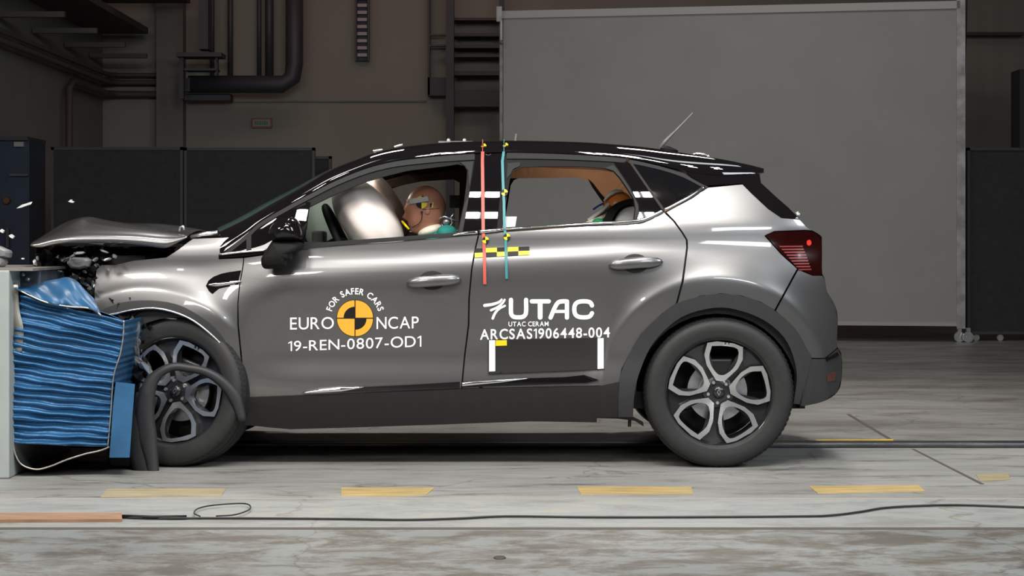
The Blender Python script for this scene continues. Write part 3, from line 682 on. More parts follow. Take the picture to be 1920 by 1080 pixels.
panel('bumper_step', [(1549, 672), (1571, 660), (1573, 667), (1550, 677)], M['gloss'], car, .012, flange=.01)
taill = panel('tail_light', tl, M['tail'], car, .004, flange=.03, step=7, mirror=True, label='dark red tail light')[0]
for k in range(9):
    y = 461+k*5.4; xa = 1449+max(0, (y-452))*.83+4; xb = 1505+k*2.0
    if xb-xa > 6: panel('light_bar', [(xa, y), (xb, y-.6), (xb+.6, y+2.2), (xa+2.2, y+2.6)], M['tailr'], taill, .0055, flange=0)
panel('light_bulb', circ(1517, 455, 4.5, 5.5), mat('bulb_red', (.6, .03, .02), .2, 0, 1), taill, .0055, flange=0, edge=3)
ro_ = [(1159, 782), (1160, 740), (1164, 702), (1177, 670), (1202, 627), (1240, 590), (1269, 569), (1315, 555), (1352, 551), (1390, 555), (1427, 567), (1452, 582), (1490, 615), (1515, 657), (1521, 672), (1510, 720), (1500, 758)]
ri_ = [(1488, 757), (1494, 700), (1477, 643), (1440, 605), (1390, 583), (1340, 577), (1277, 595), (1227, 640), (1202, 690), (1190, 735), (1187, 782)]
panel('wheel_arch_trim', smooth_path(ro_, 4)+smooth_path(ri_, 4), M['plastic'], car, .008, flange=.10, mirror=True, step=7, label='grey plastic rear wheel arch')
fo_arc = smooth_path([(180, 586), (225, 568), (275, 563), (325, 569), (362, 585), (400, 612), (428, 650), (448, 700), (459, 746)], 4)
fi_arc = smooth_path([(448, 760), (436, 710), (430, 680), (417, 650), (400, 630), (362, 602), (325, 585), (287, 578), (250, 580), (212, 588), (186, 598)], 4)
panel('wheel_arch_trim', fo_arc+[(462, 796), (452, 796)]+fi_arc, M['plastic'], car, .006, flange=.05, step=7)
# bright folded lip
lipp = smooth_path([(190, 592), (212, 589), (250, 581), (287, 578), (325, 585), (362, 601), (400, 631), (417, 650), (430, 674)], 6)
q = [P3([a], [b], .004) for a, b in lipp]; MB().tube([(float(a[0]), float(b[0]), float(c[0])) for a, b, c in q], .0055, 8).build('folded_lip', M['alloy'], car, smooth=True)
fender = [(181, 506), (190, 497), (215, 497), (250, 489), (312, 483), (335, 468), (352, 455), (362, 448), (412, 446), (446, 445), (412, 476), (410, 486), (456, 484), (455, 497), (448, 537), (445, 570), (445, 610), (453, 690), (459, 744)]
panel('front_fender', fender+fo_arc[::-1][1:]+[(179, 577), (177, 550)], M['paint'], car, 0, flange=.03, mirror=True, label='dented grey front wing', step=8)
panel('fender_vent', [(386, 536), (391, 526), (400, 519), (415, 513), (430, 510), (452, 507), (448, 521), (447, 533), (410, 541), (398, 551), (392, 546)], M['gloss'], car, .003, flange=.006)
rod('vent_blade', [(390, 534.5), (405, 533.5), (430, 530.5), (452, 527)], [.003, .010, .009, .004], M['chrome'], car, .012)
# sill and mouldings
panel('side_sill', [(463, 745), (565, 741), (857, 729), (1123, 724), (1161, 716), (1158, 782), (1119, 783), (1119, 792), (994, 790), (857, 795), (680, 801), (544, 805), (500, 801), (461, 797)], M['sill'], car, .006, flange=.12, mirror=True, label='dark plastic side sill')
panel('door_moulding', [(566, 737), (640, 728), (760, 722), (862, 716), (862, 728), (760, 732), (640, 736)], M['gloss'], fd_o, .011, flange=.012)
rod('moulding_strip', [(568, 736.5), (600, 733), (640, 730), (682, 726)], [.002, .009, .011, .001], M['chrome'], fd_o, .014)
rod('moulding_strip', [(866, 721), (890, 718.5), (940, 714.5), (990, 709.5)], [.009, .009, .007, .001], M['chrome'], rd_o, .014)
if 0: panel('door_moulding', [(567, 737), (585, 732), (640, 727), (682, 725), (660, 731), (610, 737), (590, 739)], M['chrome'], fd_o, .014, flange=.012)
panel('door_moulding', [(866, 716), (960, 710), (1060, 707), (1095, 703), (1122, 712), (1100, 718), (960, 723), (866, 727)], M['gloss'], rd_o, .011, flange=.012)
if 0: panel('door_moulding', [(866, 717), (930, 711), (1000, 709), (985, 712), (940, 717), (890, 724), (866, 726)], M['chrome'], rd_o, .014, flange=.012)
panel('door_moulding', [(1096, 706), (1100, 706), (1116, 712), (1112, 714)], M['chrome'], rd_o, .014, flange=.012)
panel('jacking_flap', [(1119, 776), (1159, 776), (1190, 784), (1206, 792), (1207, 800), (1190, 789), (1158, 785), (1119, 784)], M['dark'], car, -.06, flange=.05)
# fuel-side handles
def handle(cx, cy, parent, lx, ly, rx, ry):
    rec = panel('handle_recess', circ(cx, cy, 25, 18, n=32), M['dark'], parent, .0015, flange=0, edge=3, step=5)
    a = P3([lx], [ly], .03); b = P3([rx], [ry], .03); n = 26; pts = []; rr = []
    for i in range(n+1):
        f = i/n; px = lx+(rx-lx)*f; py = ly+(ry-ly)*f-1.5*math.sin(PI*f); s_ = .014+.016*math.sin(PI*min(1, max(0, f)))**.8
        X, Y, Z = P3([px], [py], s_); pts.append((float(X[0]), float(Y[0]), float(Z[0]))); rr.append(.026*max(.2, (1-abs(2*f-1)**4)**.5))
    m_ = MB(); m_.tube(pts, rr, 12, scale=(1.0, .45)); o = m_.build('door_handle', M['paint'], parent, smooth=True)
    return o
handle(810, 526, fd_o, 763, 532, 864, 524); handle(1191, 494, rd_o, 1142, 498, 1243, 491)
# ---- inner body shell (closes gaps between the panels)
def arc(cx, cy, r, a0, a1, n=20): return [(cx+r*math.cos(math.radians(a0+(a1-a0)*i/n)), cy-r*math.sin(math.radians(a0+(a1-a0)*i/n))) for i in range(n+1)]
shell = [(200, 520), (250, 500), (320, 492), (360, 462), (430, 470), (550, 474), (735, 458), (930, 440), (1090, 430), (1195, 424), (1245, 402), (1325, 356), (1392, 350), (1440, 396), (1490, 418), (1530, 450), (1535, 520), (1558, 600), (1560, 740), (1500, 752)]+arc(1344, 740, 152, 0, 180)+[(1150, 770), (480, 785), (480, 745)]+arc(330, 745, 150, 0, 170)
panel('body_shell', shell, M['dark'], car, -.035, flange=0, mirror=True, step=20, edge=12)
for xa_, xb_ in ((414, 1178), (1176, 1322)):
    g2 = [(x, y-5) for x, y in (Gc if xa_ == 414 else gq+[(1324, 350)]) if xa_ < x < xb_+3]; panel('rail_backing', strip_poly(g2, 15), M['dark'], car, -.016, flange=0, mirror=True)
bshell = [(885, 296), (950, 294), (945, 352), (936, 436), (864, 443), (876, 362)]
panel('centre_pillar', bshell, M['dark'], car, -.05, flange=.08, mirror=True)
for cx, sg in ((RWX, 1), (RWX, -1), (FWX, 1), (FWX, -1)):
    n = 30; R = []
    for y in (-.84, -.70, -.42):
        R.append([(cx+.405*math.cos(PI*k/n*1.16-.25), y*sg, .347+.02+.395*math.sin(PI*k/n*1.16-.25)) for k in range(n+1)])
    R.append([(cx, -.42*sg, .36)]*(n+1))
    grid_obj('wheel_liner', R, M['dark'], car)
MB().box((-1.9, -.72, .26), (1.38, .72, .34)).build('floor_pan', M['dark'], car)
MB().box((-2.0, -.40, .30), (-1.1, .40, .78)).build('engine_block', M['crush'], car)
MB().tube([(.4, .3, .24), (1.2, .35, .26), (1.42, .4, .28)], .035, 10).build('exhaust_pipe', M['crush'], car, smooth=True)
MB().tube([(RWX, -.7, .34), (RWX, .7, .34)], .05, 10).build('rear_axle', M['crush'], car, smooth=True)
MB().tube([pt(1181, 783, -.75), pt(1180, 800, -.75)], .008, 6).build('hanging_bracket', M['seal'], car)
# cabin bulkhead, parcel shelf
MB().box((-1.16, -.70, .30), (-1.10, .70, 1.0)).build('bulkhead', M['dark'], car)
#SPLIT_INTERIOR
# ---- interior
def farpanel(name, poly, holes, m, off, z0=0, label=None, flange=.03):
    """inner lining of the far side, seen through the windows"""
    def W(px, py):
        w_ = .8
        for _ in range(10):
            x, y, z = pt(px, py, w_-off); w_ = float(wf(x, z))
        return pt(px, py, w_-off)
    loops = [resample(poly, 8)]+[resample(h, 8) for h in holes]; V = []; E = []
    for lp_ in loops:
        n0 = len(V); V += lp_; E += [(n0+i, n0+(i+1) % len(lp_)) for i in range(len(lp_))]
    res = delaunay_2d_cdt([Vector(v) for v in V], E, [], 0, 1e-4); vs = [tuple(v) for v in res[0]]; fs = []
    for f in res[2]:
        c = np.array([vs[i] for i in f]).mean(0)
        if inpoly(c[:1], c[1:2], loops[0])[0] and not any(inpoly(c[:1], c[1:2], h)[0] for h in loops[1:]): fs.append(f)
    ws = [W(*v) for v in vs]; o = O(name, ws, fs, m, car, False)
    md = o.modifiers.new('thickness', 'SOLIDIFY'); md.thickness = flange; md.offset = 0
    if label: lab(o, label)
    return o
farpanel('pillar_lining', [(905, 313), (1000, 311), (1127, 317), (1173, 325), (1238, 344), (1266, 366), (1275, 430), (1140, 436), (905, 436)],
         [[(945, 332), (1085, 331), (1100, 335), (1112, 345), (1134, 378), (1130, 410), (1124, 424), (945, 430)]], M['tan'], .05, label='tan rear side lining')
farpanel('rear_inner_frame', [(1103, 336), (1112, 344), (1136, 376), (1136, 390), (1131, 380), (1110, 350)], [], M['frame'], .075, flange=.01)
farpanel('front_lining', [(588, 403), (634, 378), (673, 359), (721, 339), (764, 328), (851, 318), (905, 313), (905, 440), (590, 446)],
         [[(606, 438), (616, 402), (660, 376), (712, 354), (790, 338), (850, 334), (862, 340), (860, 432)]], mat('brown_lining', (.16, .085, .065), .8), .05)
# headliner
R = []
for px, s in list(zip(st, Sw))[46:96]:
    R.append([(s[0]+.02, -s[1]*t_*.99, s[2]-.035+.012*(1-t_*t_)) for t_ in np.linspace(-1, 1, 12)])
grid_obj('headliner', R, M['tan'], car, label='tan roof lining')
m_ = MB(); m_.box((-1.12, -.68, .75), (-.86, .68, 1.045), bev=.05); m_.build('dashboard', M['seat'], car, smooth=True)
m_ = MB(); a = pt(588, 450, -.35); b_ = pt(611, 433, -.35); m_.box((a[0], -.45, a[2]-.05), (b_[0], -.28, b_[2]), bev=.012); m_.build('instrument_pod', mat('pod', (.16, .16, .14), .6), car)
# small on-board film lamps under the roof lining, as crash cars carry
for lx, ly, lz, tx, ty, tz, e_ in ((.25, -.10, 1.42, .75, .45, 1.15, 3.5), (-.75, -.15, 1.40, -.55, -.2, 1.1, .8)):
    lamp('cabin_lamp', (lx, ly, lz), (tx, ty, tz), .10, .04, e_, (1, .9, .8), 2.6)
    MB().box((lx-.05, ly-.03, lz+.012), (lx+.05, ly+.03, lz+.04), bev=.006).build('cabin_lamp_housing', M['frame'], car)
# seats
def seat(y, parent, lx, name='front_seat'):
    m_ = MB(); m_.box((lx-.52, y-.25, .45), (lx+.02, y+.25, .62), bev=.05); o = m_.build(name, M['seat'], parent, smooth=True)
    n = 8; R = []
    for i in range(n+1):
        f = i/n; x = lx+.02+.20*f; z = .58+.55*f; w_ = .25-.05*f; th = .07-.02*f
        R.append([(x-th, y-w_, z), (x-th*1.3, y, z), (x-th, y+w_, z), (x+th, y+w_, z), (x+th*1.2, y, z), (x+th, y-w_, z), (x-th, y-w_, z)])
    grid_obj('backrest', R, M['seat'], o)
    m2 = MB(); m2.box((lx+.18, y-.12, 1.18), (lx+.27, y+.12, 1.36), bev=.035); m2.tube([(lx+.22, y-.05, 1.1), (lx+.23, y-.05, 1.2)], .008); m2.tube([(lx+.22, y+.05, 1.1), (lx+.23, y+.05, 1.2)], .008)
    m2.build('headrest', M['seat'], o, smooth=True); return o
seat(-.38, car, -.30); seat(.38, car, -.30)
m_ = MB(); m_.box((.35, -.62, .42), (.85, .62, .60), bev=.05); o = m_.build('rear_bench', M['seat'], car, smooth=True)
R = [[(.80+.16*f-.05, y, .58+.48*f) for y in (-.62, -.3, 0, .3, .62)] for f in np.linspace(0, 1, 5)]; grid_obj('backrest', R, M['seat'], o, thick=.1)
# steering wheel and column
sw = MB(); c0 = Vector(pt(640, 452, -.38)); ax = Vector((.90, 0, .42)).normalized(); u = Vector((0, 1, 0)); v = ax.cross(u)
sw.tube([tuple(c0+u*.185*math.cos(q_)+v*.185*math.sin(q_)) for q_ in np.linspace(0, 2*PI, 33)], .017, 8)
for q_ in (0, PI, -PI/2): sw.tube([tuple(c0), tuple(c0+u*.18*math.cos(q_)+v*.18*math.sin(q_))], .014, 6)
sw.tube([tuple(c0), tuple(c0-ax*.35)], .03, 8); sw = sw.build('steering_wheel', M['frame'], car, smooth=True)
# airbags
def bagmesh(name, c, ax1, r, m, parent, sq=2.4, label=None, seam=None):
    rot = Matrix.Rotation(ax1, 3, 'Y'); V = []; n, k = 40, 24
    for i in range(k+1):
        th = PI*i/k
        for j in range(n):
            ph = 2*PI*j/n
            def e(a, p_): return math.copysign(abs(a)**p_, a)
            p_ = 2/sq
            q_ = Vector((r[0]*e(math.sin(th), p_)*e(math.cos(ph), p_), r[1]*e(math.sin(th), p_)*e(math.sin(ph), p_), r[2]*e(math.cos(th), p_)))
            q_ *= 1+.015*math.sin(9*ph)*math.sin(th)
            q_ = rot @ q_; V.append((c[0]+q_.x, c[1]+q_.y, c[2]+q_.z))
    F_ = [(i*n+j, (i+1)*n+j, (i+1)*n+(j+1) % n, i*n+(j+1) % n) for i in range(k) for j in range(n)]
    o = O(name, V, F_, m, parent)
    if label: lab(o, label)
    return o
c = pt(690, 412, -.42)
ab = bagmesh('driver_airbag', c, math.radians(-36), (.125, .25, .225), M['bag'], car, 2.3, 'inflated white driver airbag')
sm = []
for i in range(14):
    f = i/13; px = 702+6*math.sin(f*3)+f*0; py = 368+f*78; sm.append((px, py))
c2 = pt(632, 425, .28); bagmesh('passenger_airbag', c2, math.radians(-20), (.17, .28, .17), M['bag2'], car, 2.6, 'pale inflated passenger airbag')
c3 = pt(722, 385, .02); bagmesh('passenger_airbag_lobe', c3, math.radians(-32), (.075, .25, .19), mat('airbag_rose', (.55, .40, .36), .8), car, 2.4)
# crash test dummy
dm = thing('crash_test_dummy', 'crash test dummy in the driver seat with yellow and black target on its head', 'dummy', pt(800, 560, -.40))
dy = -.40
def skinned(name, joints, edges, m, parent, root=0, sub=2):
    me = bpy.data.meshes.new(name); me.from_pydata([j[:3] for j in joints], edges, []); o = bpy.data.objects.new(name, me); COL.objects.link(o)
    md = o.modifiers.new('skin', 'SKIN'); md.use_smooth_shade = True
    for i, j in enumerate(joints):
        sv = me.skin_vertices[0].data[i]; sv.radius = (j[3], j[4] if len(j) > 4 else j[3]); sv.use_root = (i == root)
    s2 = o.modifiers.new('sub', 'SUBSURF'); s2.levels = s2.render_levels = sub
    dg = bpy.context.evaluated_depsgraph_get(); dg.update(); me2 = bpy.data.meshes.new_from_object(o.evaluated_get(dg)); bpy.data.objects.remove(o)
    o = bpy.data.objects.new(name, me2); me2.name = name; COL.objects.link(o); me2.materials.append(m)
    for p_ in me2.polygons: p_.use_smooth = True
    o.parent = parent; o.matrix_parent_inverse = inv(parent); return o
hx, _, hz = pt(800, 395, dy)
px_, _, pz_ = hx+.12, 0, .66
J = [(hx+.10, dy, .66, .15), (hx+.12, dy, .85, .15), (hx+.08, dy, .99, .16), (hx+.055, dy, 1.05, .07), (hx+.03, dy, 1.10, .055),
     (hx+.09, dy-.19, 1.0, .055), (hx-.12, dy-.22, .83, .045), (hx-.33, dy-.16, .93, .038), (hx-.41, dy-.13, .98, .03),
     (hx+.09, dy+.19, 1.0, .055), (hx-.12, dy+.22, .83, .045), (hx-.33, dy+.16, .93, .038), (hx-.41, dy+.13, .98, .03),
     (hx+.02, dy-.10, .62, .09), (hx-.42, dy-.14, .66, .07), (hx-.55, dy-.13, .40, .05), (hx-.66, dy-.13, .36, .04),
     (hx+.02, dy+.10, .62, .09), (hx-.42, dy+.14, .66, .07), (hx-.55, dy+.13, .40, .05), (hx-.66, dy+.13, .36, .04)]
Eg = [(0, 1), (1, 2), (2, 3), (3, 4), (2, 5), (5, 6), (6, 7), (7, 8), (2, 9), (9, 10), (10, 11), (11, 12), (0, 13), (13, 14), (14, 15), (15, 16), (0, 17), (17, 18), (18, 19), (19, 20)]
skinned('body', J, Eg, M['teal'], dm)
# head: a shaped ovoid with brow, nose, lips and chin, jaw seam
def head_mesh(c, s, facing=-1, tilt=0.0):
    n, k = 48, 36; V = []
    for i in range(k+1):
        th = PI*i/k
        for j in range(n):
            ph = 2*PI*j/n; dx = math.sin(th)*math.cos(ph); dy_ = math.sin(th)*math.sin(ph); dz = math.cos(th)
            x = dx*.098; y = dy_*.077; z = dz*.122
            if dz < 0: x = x*(1-.16*(-dz)) - .018*(-dz); y *= (1-.28*(-dz))
            if dz > 0: x *= 1.03
            f = max(0, -dx)  # front (towards -x)
            az = abs(dy_)
            x -= .024*math.exp(-((dz+.18)/.13)**2)*math.exp(-(az/.16)**2)*f   # nose
            x -= .010*math.exp(-((dz-.16)/.10)**2)*math.exp(-(az/.45)**2)*f   # brow
            x += .010*math.exp(-((dz+.02)/.09)**2)*math.exp(-((az-.38)/.16)**2)*f   # eye sockets
            x -= .009*math.exp(-((dz+.50)/.08)**2)*math.exp(-(az/.25)**2)*f   # lips
            x -= .014*math.exp(-((dz+.80)/.14)**2)*math.exp(-(az/.35)**2)     # chin
            V.append((x*s, y*s, z*s))
    R_ = Matrix.Rotation(tilt, 3, 'Y'); V = [tuple(Vector(c)+(R_ @ Vector(v_))) for v_ in V]
    F_ = [(i*n+j, (i+1)*n+j, (i+1)*n+(j+1) % n, i*n+(j+1) % n) for i in range(k) for j in range(n)]
    return V, F_
hc = (hx-.005, dy, pt(0, 393, dy)[2])
V, F_ = head_mesh((hc[0]+.002, hc[1], hc[2]-.004), 0.99, tilt=math.radians(-6)); hd = O('head', V, F_, M['skin'], dm)
ear = MB(); ear.ball((hc[0]+.012, dy-.073, hc[2]-.006), (.014, .006, .02), 12, 8); ear.build('ear', M['skin'], hd, smooth=True)
def on_head(px, py, off=.0):   # nearest head surface point facing the camera, by direct search
    x, y, z = pt(px, py, dy-.07)
    u = (x-hc[0])/.098; v = (z-hc[2])/.122; r = max(0, 1-u*u-v*v); return (x, dy-.077*math.sqrt(r)-off, z)
def head_decal(name, poly, m, off, parent=hd):
    ps = resample(poly, 2.5); c_ = np.mean(ps, 0); vs = [on_head(*c_, off)]; rings = (.5, 1.0)
    for r in rings: vs += [on_head(c_[0]+(a-c_[0])*r, c_[1]+(b-c_[1])*r, off) for a, b in ps]
    n = len(ps); fs = [(0, 1+i, 1+(i+1) % n) for i in range(n)]+[(1+i, 1+n+i, 1+n+(i+1) % n, 1+(i+1) % n) for i in range(n)]
    return O(name, vs, fs, m, parent, True)
head_decal('target_marker', [(790.5, 380)]+circ(790.5, 380, 11, a0=180, a1=270, n=8), M['black'], .006)
head_decal('target_marker', [(790.5, 380)]+circ(790.5, 380, 11, a0=270, a1=360, n=8), M['yellow'], .006)
head_decal('target_marker', [(790.5, 378)]+circ(790.5, 378, 11, a0=90, a1=180, n=8), M['yellow'], .006)
head_decal('target_marker', [(790.5, 378)]+circ(790.5, 378, 11, a0=0, a1=90, n=8), M['black'], .006)
head_decal('white_tape', [(760, 374), (802, 368), (804, 377), (761, 384)], mat('grey_tape', (.5, .5, .47), .6), .009)
head_decal('red_mark', circ(762, 378, 3.2, n=10), M['redtape'], .011)
head_decal('small_marker', [(806, 382), (812, 380), (811, 388), (807, 389)], M['black'], .006); head_decal('small_marker', [(811, 379), (813, 380), (812, 388), (809, 390)], M['yellow'], .007)
head_decal('screw_hole', circ(791, 398, 2.6, n=8), M['dark'], .006)
q = [on_head(a, b, .002) for a, b in smooth_path([(792, 400), (790, 412), (784, 420), (770, 427)], 5)]; MB().tube(q, .0018, 6).build('jaw_seam', M['seal'], hd)
q = [on_head(a, b, .001) for a, b in smooth_path([(792, 393), (808, 392), (824, 391)], 5)]; MB().tube(q, .0015, 6).build('skull_seam', M['seal'], hd)
m_ = MB(); cx_, _, cz_ = pt(806, 432, dy); rot = Matrix.Rotation(math.radians(-18), 3, 'Y'); m_.ball((cx_, dy, cz_), (.062, .065, .03), 24, 12, rot=rot); m_.build('neck_collar', M['cream'], dm, smooth=True)
m_ = MB(); m_.ball(pt(838, 437, dy-.12), (.05, .06, .04), 16, 10); m_.build('shoulder', M['teal'], dm, smooth=True)
m_ = MB()
m_.tube([pt(822, 409, dy-.1), pt(834, 406, dy-.12), (pt(846, 411, dy-.1)), pt(858, 415, dy-.08)], .004, 6); m_.tube([pt(828, 420, dy-.1), pt(832, 427, dy-.1), pt(842, 426, dy-.1), pt(848, 418, dy-.1), pt(845, 408, dy-.1), pt(850, 401, dy-.1)], .003, 6)
m_.ball(pt(837, 416, dy-.1), .016, 10, 8); m_.build('sensor_cable', M['shard'], dm, smooth=True)
m_ = MB(); m_.tube([pt(754, 415, dy-.05), pt(760, 422, dy-.08), pt(767, 430, dy-.08)], .006, 6); m_.build('chin_cable', M['yellow'], dm, smooth=True)
# label on the pillar behind
m_ = MB(); bbox_px(m_, 843, 366, 862, 390, .45, .01); m_.build('seat_label', mat('labelgrey', (.10, .105, .10), .6), car)
# front passenger dummy (dark, beyond)
# child seat and child dummy
cs = thing('child_restraint', 'black and white child seat on the rear bench behind the rear window', 'child seat', pt(1165, 560, -.40))
yc = -.42
m_ = MB(); path = smooth_path([(1126, 440), (1129, 418), (1136, 403), (1147, 388), (1160, 379), (1180, 373), (1200, 374), (1215, 384)], 5)
outer = path; inner = smooth_path([(1144, 440), (1146, 416), (1153, 401), (1161, 391), (1170, 386), (1184, 383), (1198, 386), (1206, 394)], 5)
n = len(outer); vs = []
for yy in (yc-.05, yc+.05):
    vs += [pt(a, b, yc)[:1]+(yy,)+pt(a, b, yc)[2:] for a, b in outer]+[pt(a, b, yc)[:1]+(yy,)+pt(a, b, yc)[2:] for a, b in inner]
fs = []
for i in range(n-1):
    fs += [(i, i+1, n+i+1, n+i), (2*n+i, 3*n+i, 3*n+i+1, 2*n+i+1), (i, 2*n+i, 2*n+i+1, i+1), (n+i, n+i+1, 3*n+i+1, 3*n+i)]
m_.add(vs, fs); m_.build('side_wing', M['frame'], cs, auto=.6)
m_ = MB(); x0, _, z0 = pt(1188, 428, yc); m_.ball((x0, yc, z0), (.115, .04, .115), 32, 16); m_.build('side_cushion', mat('grey_white', (.55, .56, .54), .6), cs, smooth=True)
m_ = MB(); a = pt(1150, 470, yc); m_.box((a[0]-.02, yc-.2, .62), (a[0]+.35, yc+.2, 1.0), bev=.04); m_.build('seat_shell', M['frame'], cs, smooth=True)
cd = thing('child_dummy', 'child crash test dummy with orange head sitting in the rear child seat', 'dummy', pt(1150, 520, -.3))
m_ = MB(); x0, _, z0 = pt(1158, 384, -.30); rot = Matrix.Rotation(math.radians(-25), 3, 'Y'); m_.ball((x0, -.30, z0), (.073, .065, .068), 28, 18, rot=rot); m_.build('head', M['orange'], cd, smooth=True)
q = [pt(a, b, -.36) for a, b in smooth_path([(1132, 377), (1142, 366), (1155, 359), (1168, 358)], 5)]
MB().tube(q, [.004+.006*math.sin(PI*i/(len(q)-1)) for i in range(len(q))], 8).build('head_band', M['white'], cd, smooth=True)
m_ = MB(); x0, _, z0 = pt(1130, 414, -.31); rot = Matrix.Rotation(math.radians(50), 3, 'Y'); m_.ball((x0, -.31, z0), (.05, .08, .11), 20, 14, rot=rot); m_.build('torso', mat('torso_pink', (.45, .32, .27), .6), cd, smooth=True)
m_ = MB(); q = [pt(a, b, -.40) for a, b in ((1103, 413), (1115, 404), (1130, 394), (1142, 382))]; m_.tube(q, .010, 8); m_.build('harness_strap', M['white'], cd, smooth=True)
m_ = MB(); q = [pt(a, b, -.41) for a, b in ((1100, 419), (1118, 412), (1136, 405))]; m_.tube(q, .010, 8); m_.build('harness_strap', M['cream'], cd, smooth=True)
m_ = MB(); m_.ball(pt(1122, 416, -.42), (.03, .02, .018), 12, 8); m_.build('green_cloth', M['green'], cd, smooth=True)
m_ = MB(); q = [pt(a, b, -.38) for a, b in ((1112, 393), (1122, 386), (1132, 381))]; m_.tube(q, .005, 8); m_.build('blue_strap', mat('strap_blue', (.03, .08, .4), .6), cd, smooth=True)
#SPLIT_WHEEL
# ---- mirror
mm = MB()
def extr(poly, ya, yb, k=0, mb=None, bulge=0.0, n=5):
    """solid from a photo outline between two depths, rounded towards both faces"""
    mb = mb or MB(); ps = resample(poly, 4); N = len(ps); c_ = np.mean(ps, 0); ym = (ya+yb)/2; base = len(mb.v); rings = []
    for i in range(n*2+1):
        t_ = -1+2*i/(2*n); s_ = (1-abs(t_)**3.0*.35) if bulge == 0 else (1-abs(t_)**2.6*bulge); yy = ym+(yb-ya)/2*t_; ring = []
        for a, b in ps: 
            X = pt(c_[0]+(a-c_[0])*s_, c_[1]+(b-c_[1])*s_, ym); ring.append((X[0], yy, X[2]))
        rings.append(ring)
    vs = [v for r in rings for v in r]; fs = [(i*N+j, i*N+(j+1) % N, (i+1)*N+(j+1) % N, (i+1)*N+j) for i in range(2*n) for j in range(N)]
    ca = pt(c_[0], c_[1], ym); vs += [(ca[0], ya-.002, ca[2]), (ca[0], yb+.002, ca[2])]; q0 = len(vs)-2
    fs += [(q0, (j+1) % N, j) for j in range(N)]+[(q0+1, 2*n*N+j, 2*n*N+(j+1) % N) for j in range(N)]
    mb.add(vs, fs, k); return mb
cap = smooth_path([(503, 438), (510, 423), (522, 415), (541, 408), (549, 407), (559, 414), (566, 427), (569, 440), (563, 450), (533, 453), (512, 453), (503, 438)], 4)[:-1]
mir = extr(cap, -1.06, -.86, bulge=.55).build('side_mirror', M['gloss'], car, smooth=True)
low = smooth_path([(512, 450), (505, 460), (494, 478), (490, 488), (495, 503), (515, 504), (534, 502), (539, 490), (547, 486), (549, 474), (566, 469), (568, 456), (545, 451), (512, 450)], 4)[:-1]
extr(low, -1.03, -.88, bulge=.3).build('mirror_base', M['frame'], mir, smooth=True)
extr([(563, 430), (577, 417), (575, 430), (569, 445)], -.93, -.88).build('mirror_stalk', M['frame'], mir, smooth=True)
# ---- roof equipment
eq = pt(855, 264, -.45)
m_ = MB(); bbox_px(m_, 822, 264.5, 886, 267.5, -.45, .16); m_.build('sensor_plate', M['shard'], car, label=None) if False else m_.build('sensor_plate', M['shard'], car)
m_ = MB(); bbox_px(m_, 845, 266, 945, 269.5, -.60, .15); m_.build('sensor_plate', M['chrome'], car)
m_ = MB(); bbox_px(m_, 943, 264, 990, 266.5, -.45, .16); m_.tube([pt(966, 265, -.4), pt(968, 251, -.4)], .008, 6); m_.build('sensor_plate', M['shard'], car)
for q in (841, 871): MB().ball(pt(q, 263, -.42), .010, 8, 6).build('sensor_bolt', M['shard'], car)
m_ = MB(); m_.tube([pt(700, 284, -.5), pt(717, 281.5, -.5)], .006, 6); m_.build('roof_clip', M['shard'], car); m_ = MB(); m_.tube([pt(740, 276, -.45), pt(755, 272, -.45)], .006, 6); m_.build('roof_clip', M['shard'], car)
an = MB(); a0 = pt(1235, 279, -.25); a1 = pt(1299, 212, -.25)
an.tube([pt(1236, 279, -.25), pt(1248, 264, -.25), pt(1268, 244, -.25), a1], [.011, .009, .005, .0035], 8)
an = an.build('aerial', mat('aerial_grey', (.13, .13, .13), .4), car, smooth=True)
extr(smooth_path([(1237, 279), (1244, 274), (1256, 275), (1272, 284), (1250, 287), (1237, 279)], 4)[:-1], -.30, -.20).build('aerial_base', M['frame'], an, smooth=True)
m_ = MB(); m_.tube([pt(1297, 291, -.5), pt(1305, 288, -.5), pt(1322, 290, -.5), pt(1334, 296, -.5)], .006, 6); m_.ball(pt(1328, 294, -.52), .01, 8, 6); m_.build('roof_cable', M['shard'], car, smooth=True)
m_ = MB(); m_.ball(pt(1496, 403, -.55), .016, 10, 8); m_.build('rear_camera', M['shard'], car, smooth=True)
# ---- wheels (built about their own centre, outer face towards -y)
def poly_ring(outer, inner, yf, depth, m_front, m_side, mb):
    lo = resample(outer, .008); li = resample(inner, .008); V = lo+li; E = [(i, (i+1) % len(lo)) for i in range(len(lo))]+[(len(lo)+i, len(lo)+(i+1) % len(li)) for i in range(len(li))]
    res = delaunay_2d_cdt([Vector(v) for v in V], E, [], 0, 1e-6); vs = [tuple(v) for v in res[0]]; fs = []
    for f in res[2]:
        c_ = np.array([vs[i] for i in f]).mean(0)
        if inpoly(c_[:1], c_[1:2], lo)[0] and not inpoly(c_[:1], c_[1:2], li)[0]: fs.append(f)
    mb.add([(a, yf(math.hypot(a, b)), b) for a, b in vs], fs, m_front)
    for lp_ in (lo, li):
        n_ = len(lp_); s0 = .0035 if lp_ is li else 0
        vs = [(a, yf(math.hypot(a, b)), b) for a, b in lp_]+[(a, yf(math.hypot(a, b))+depth, b) for a, b in lp_]
        mb.add(vs, [(i, (i+1) % n_, n_+(i+1) % n_, n_+i) for i in range(n_)], m_side)
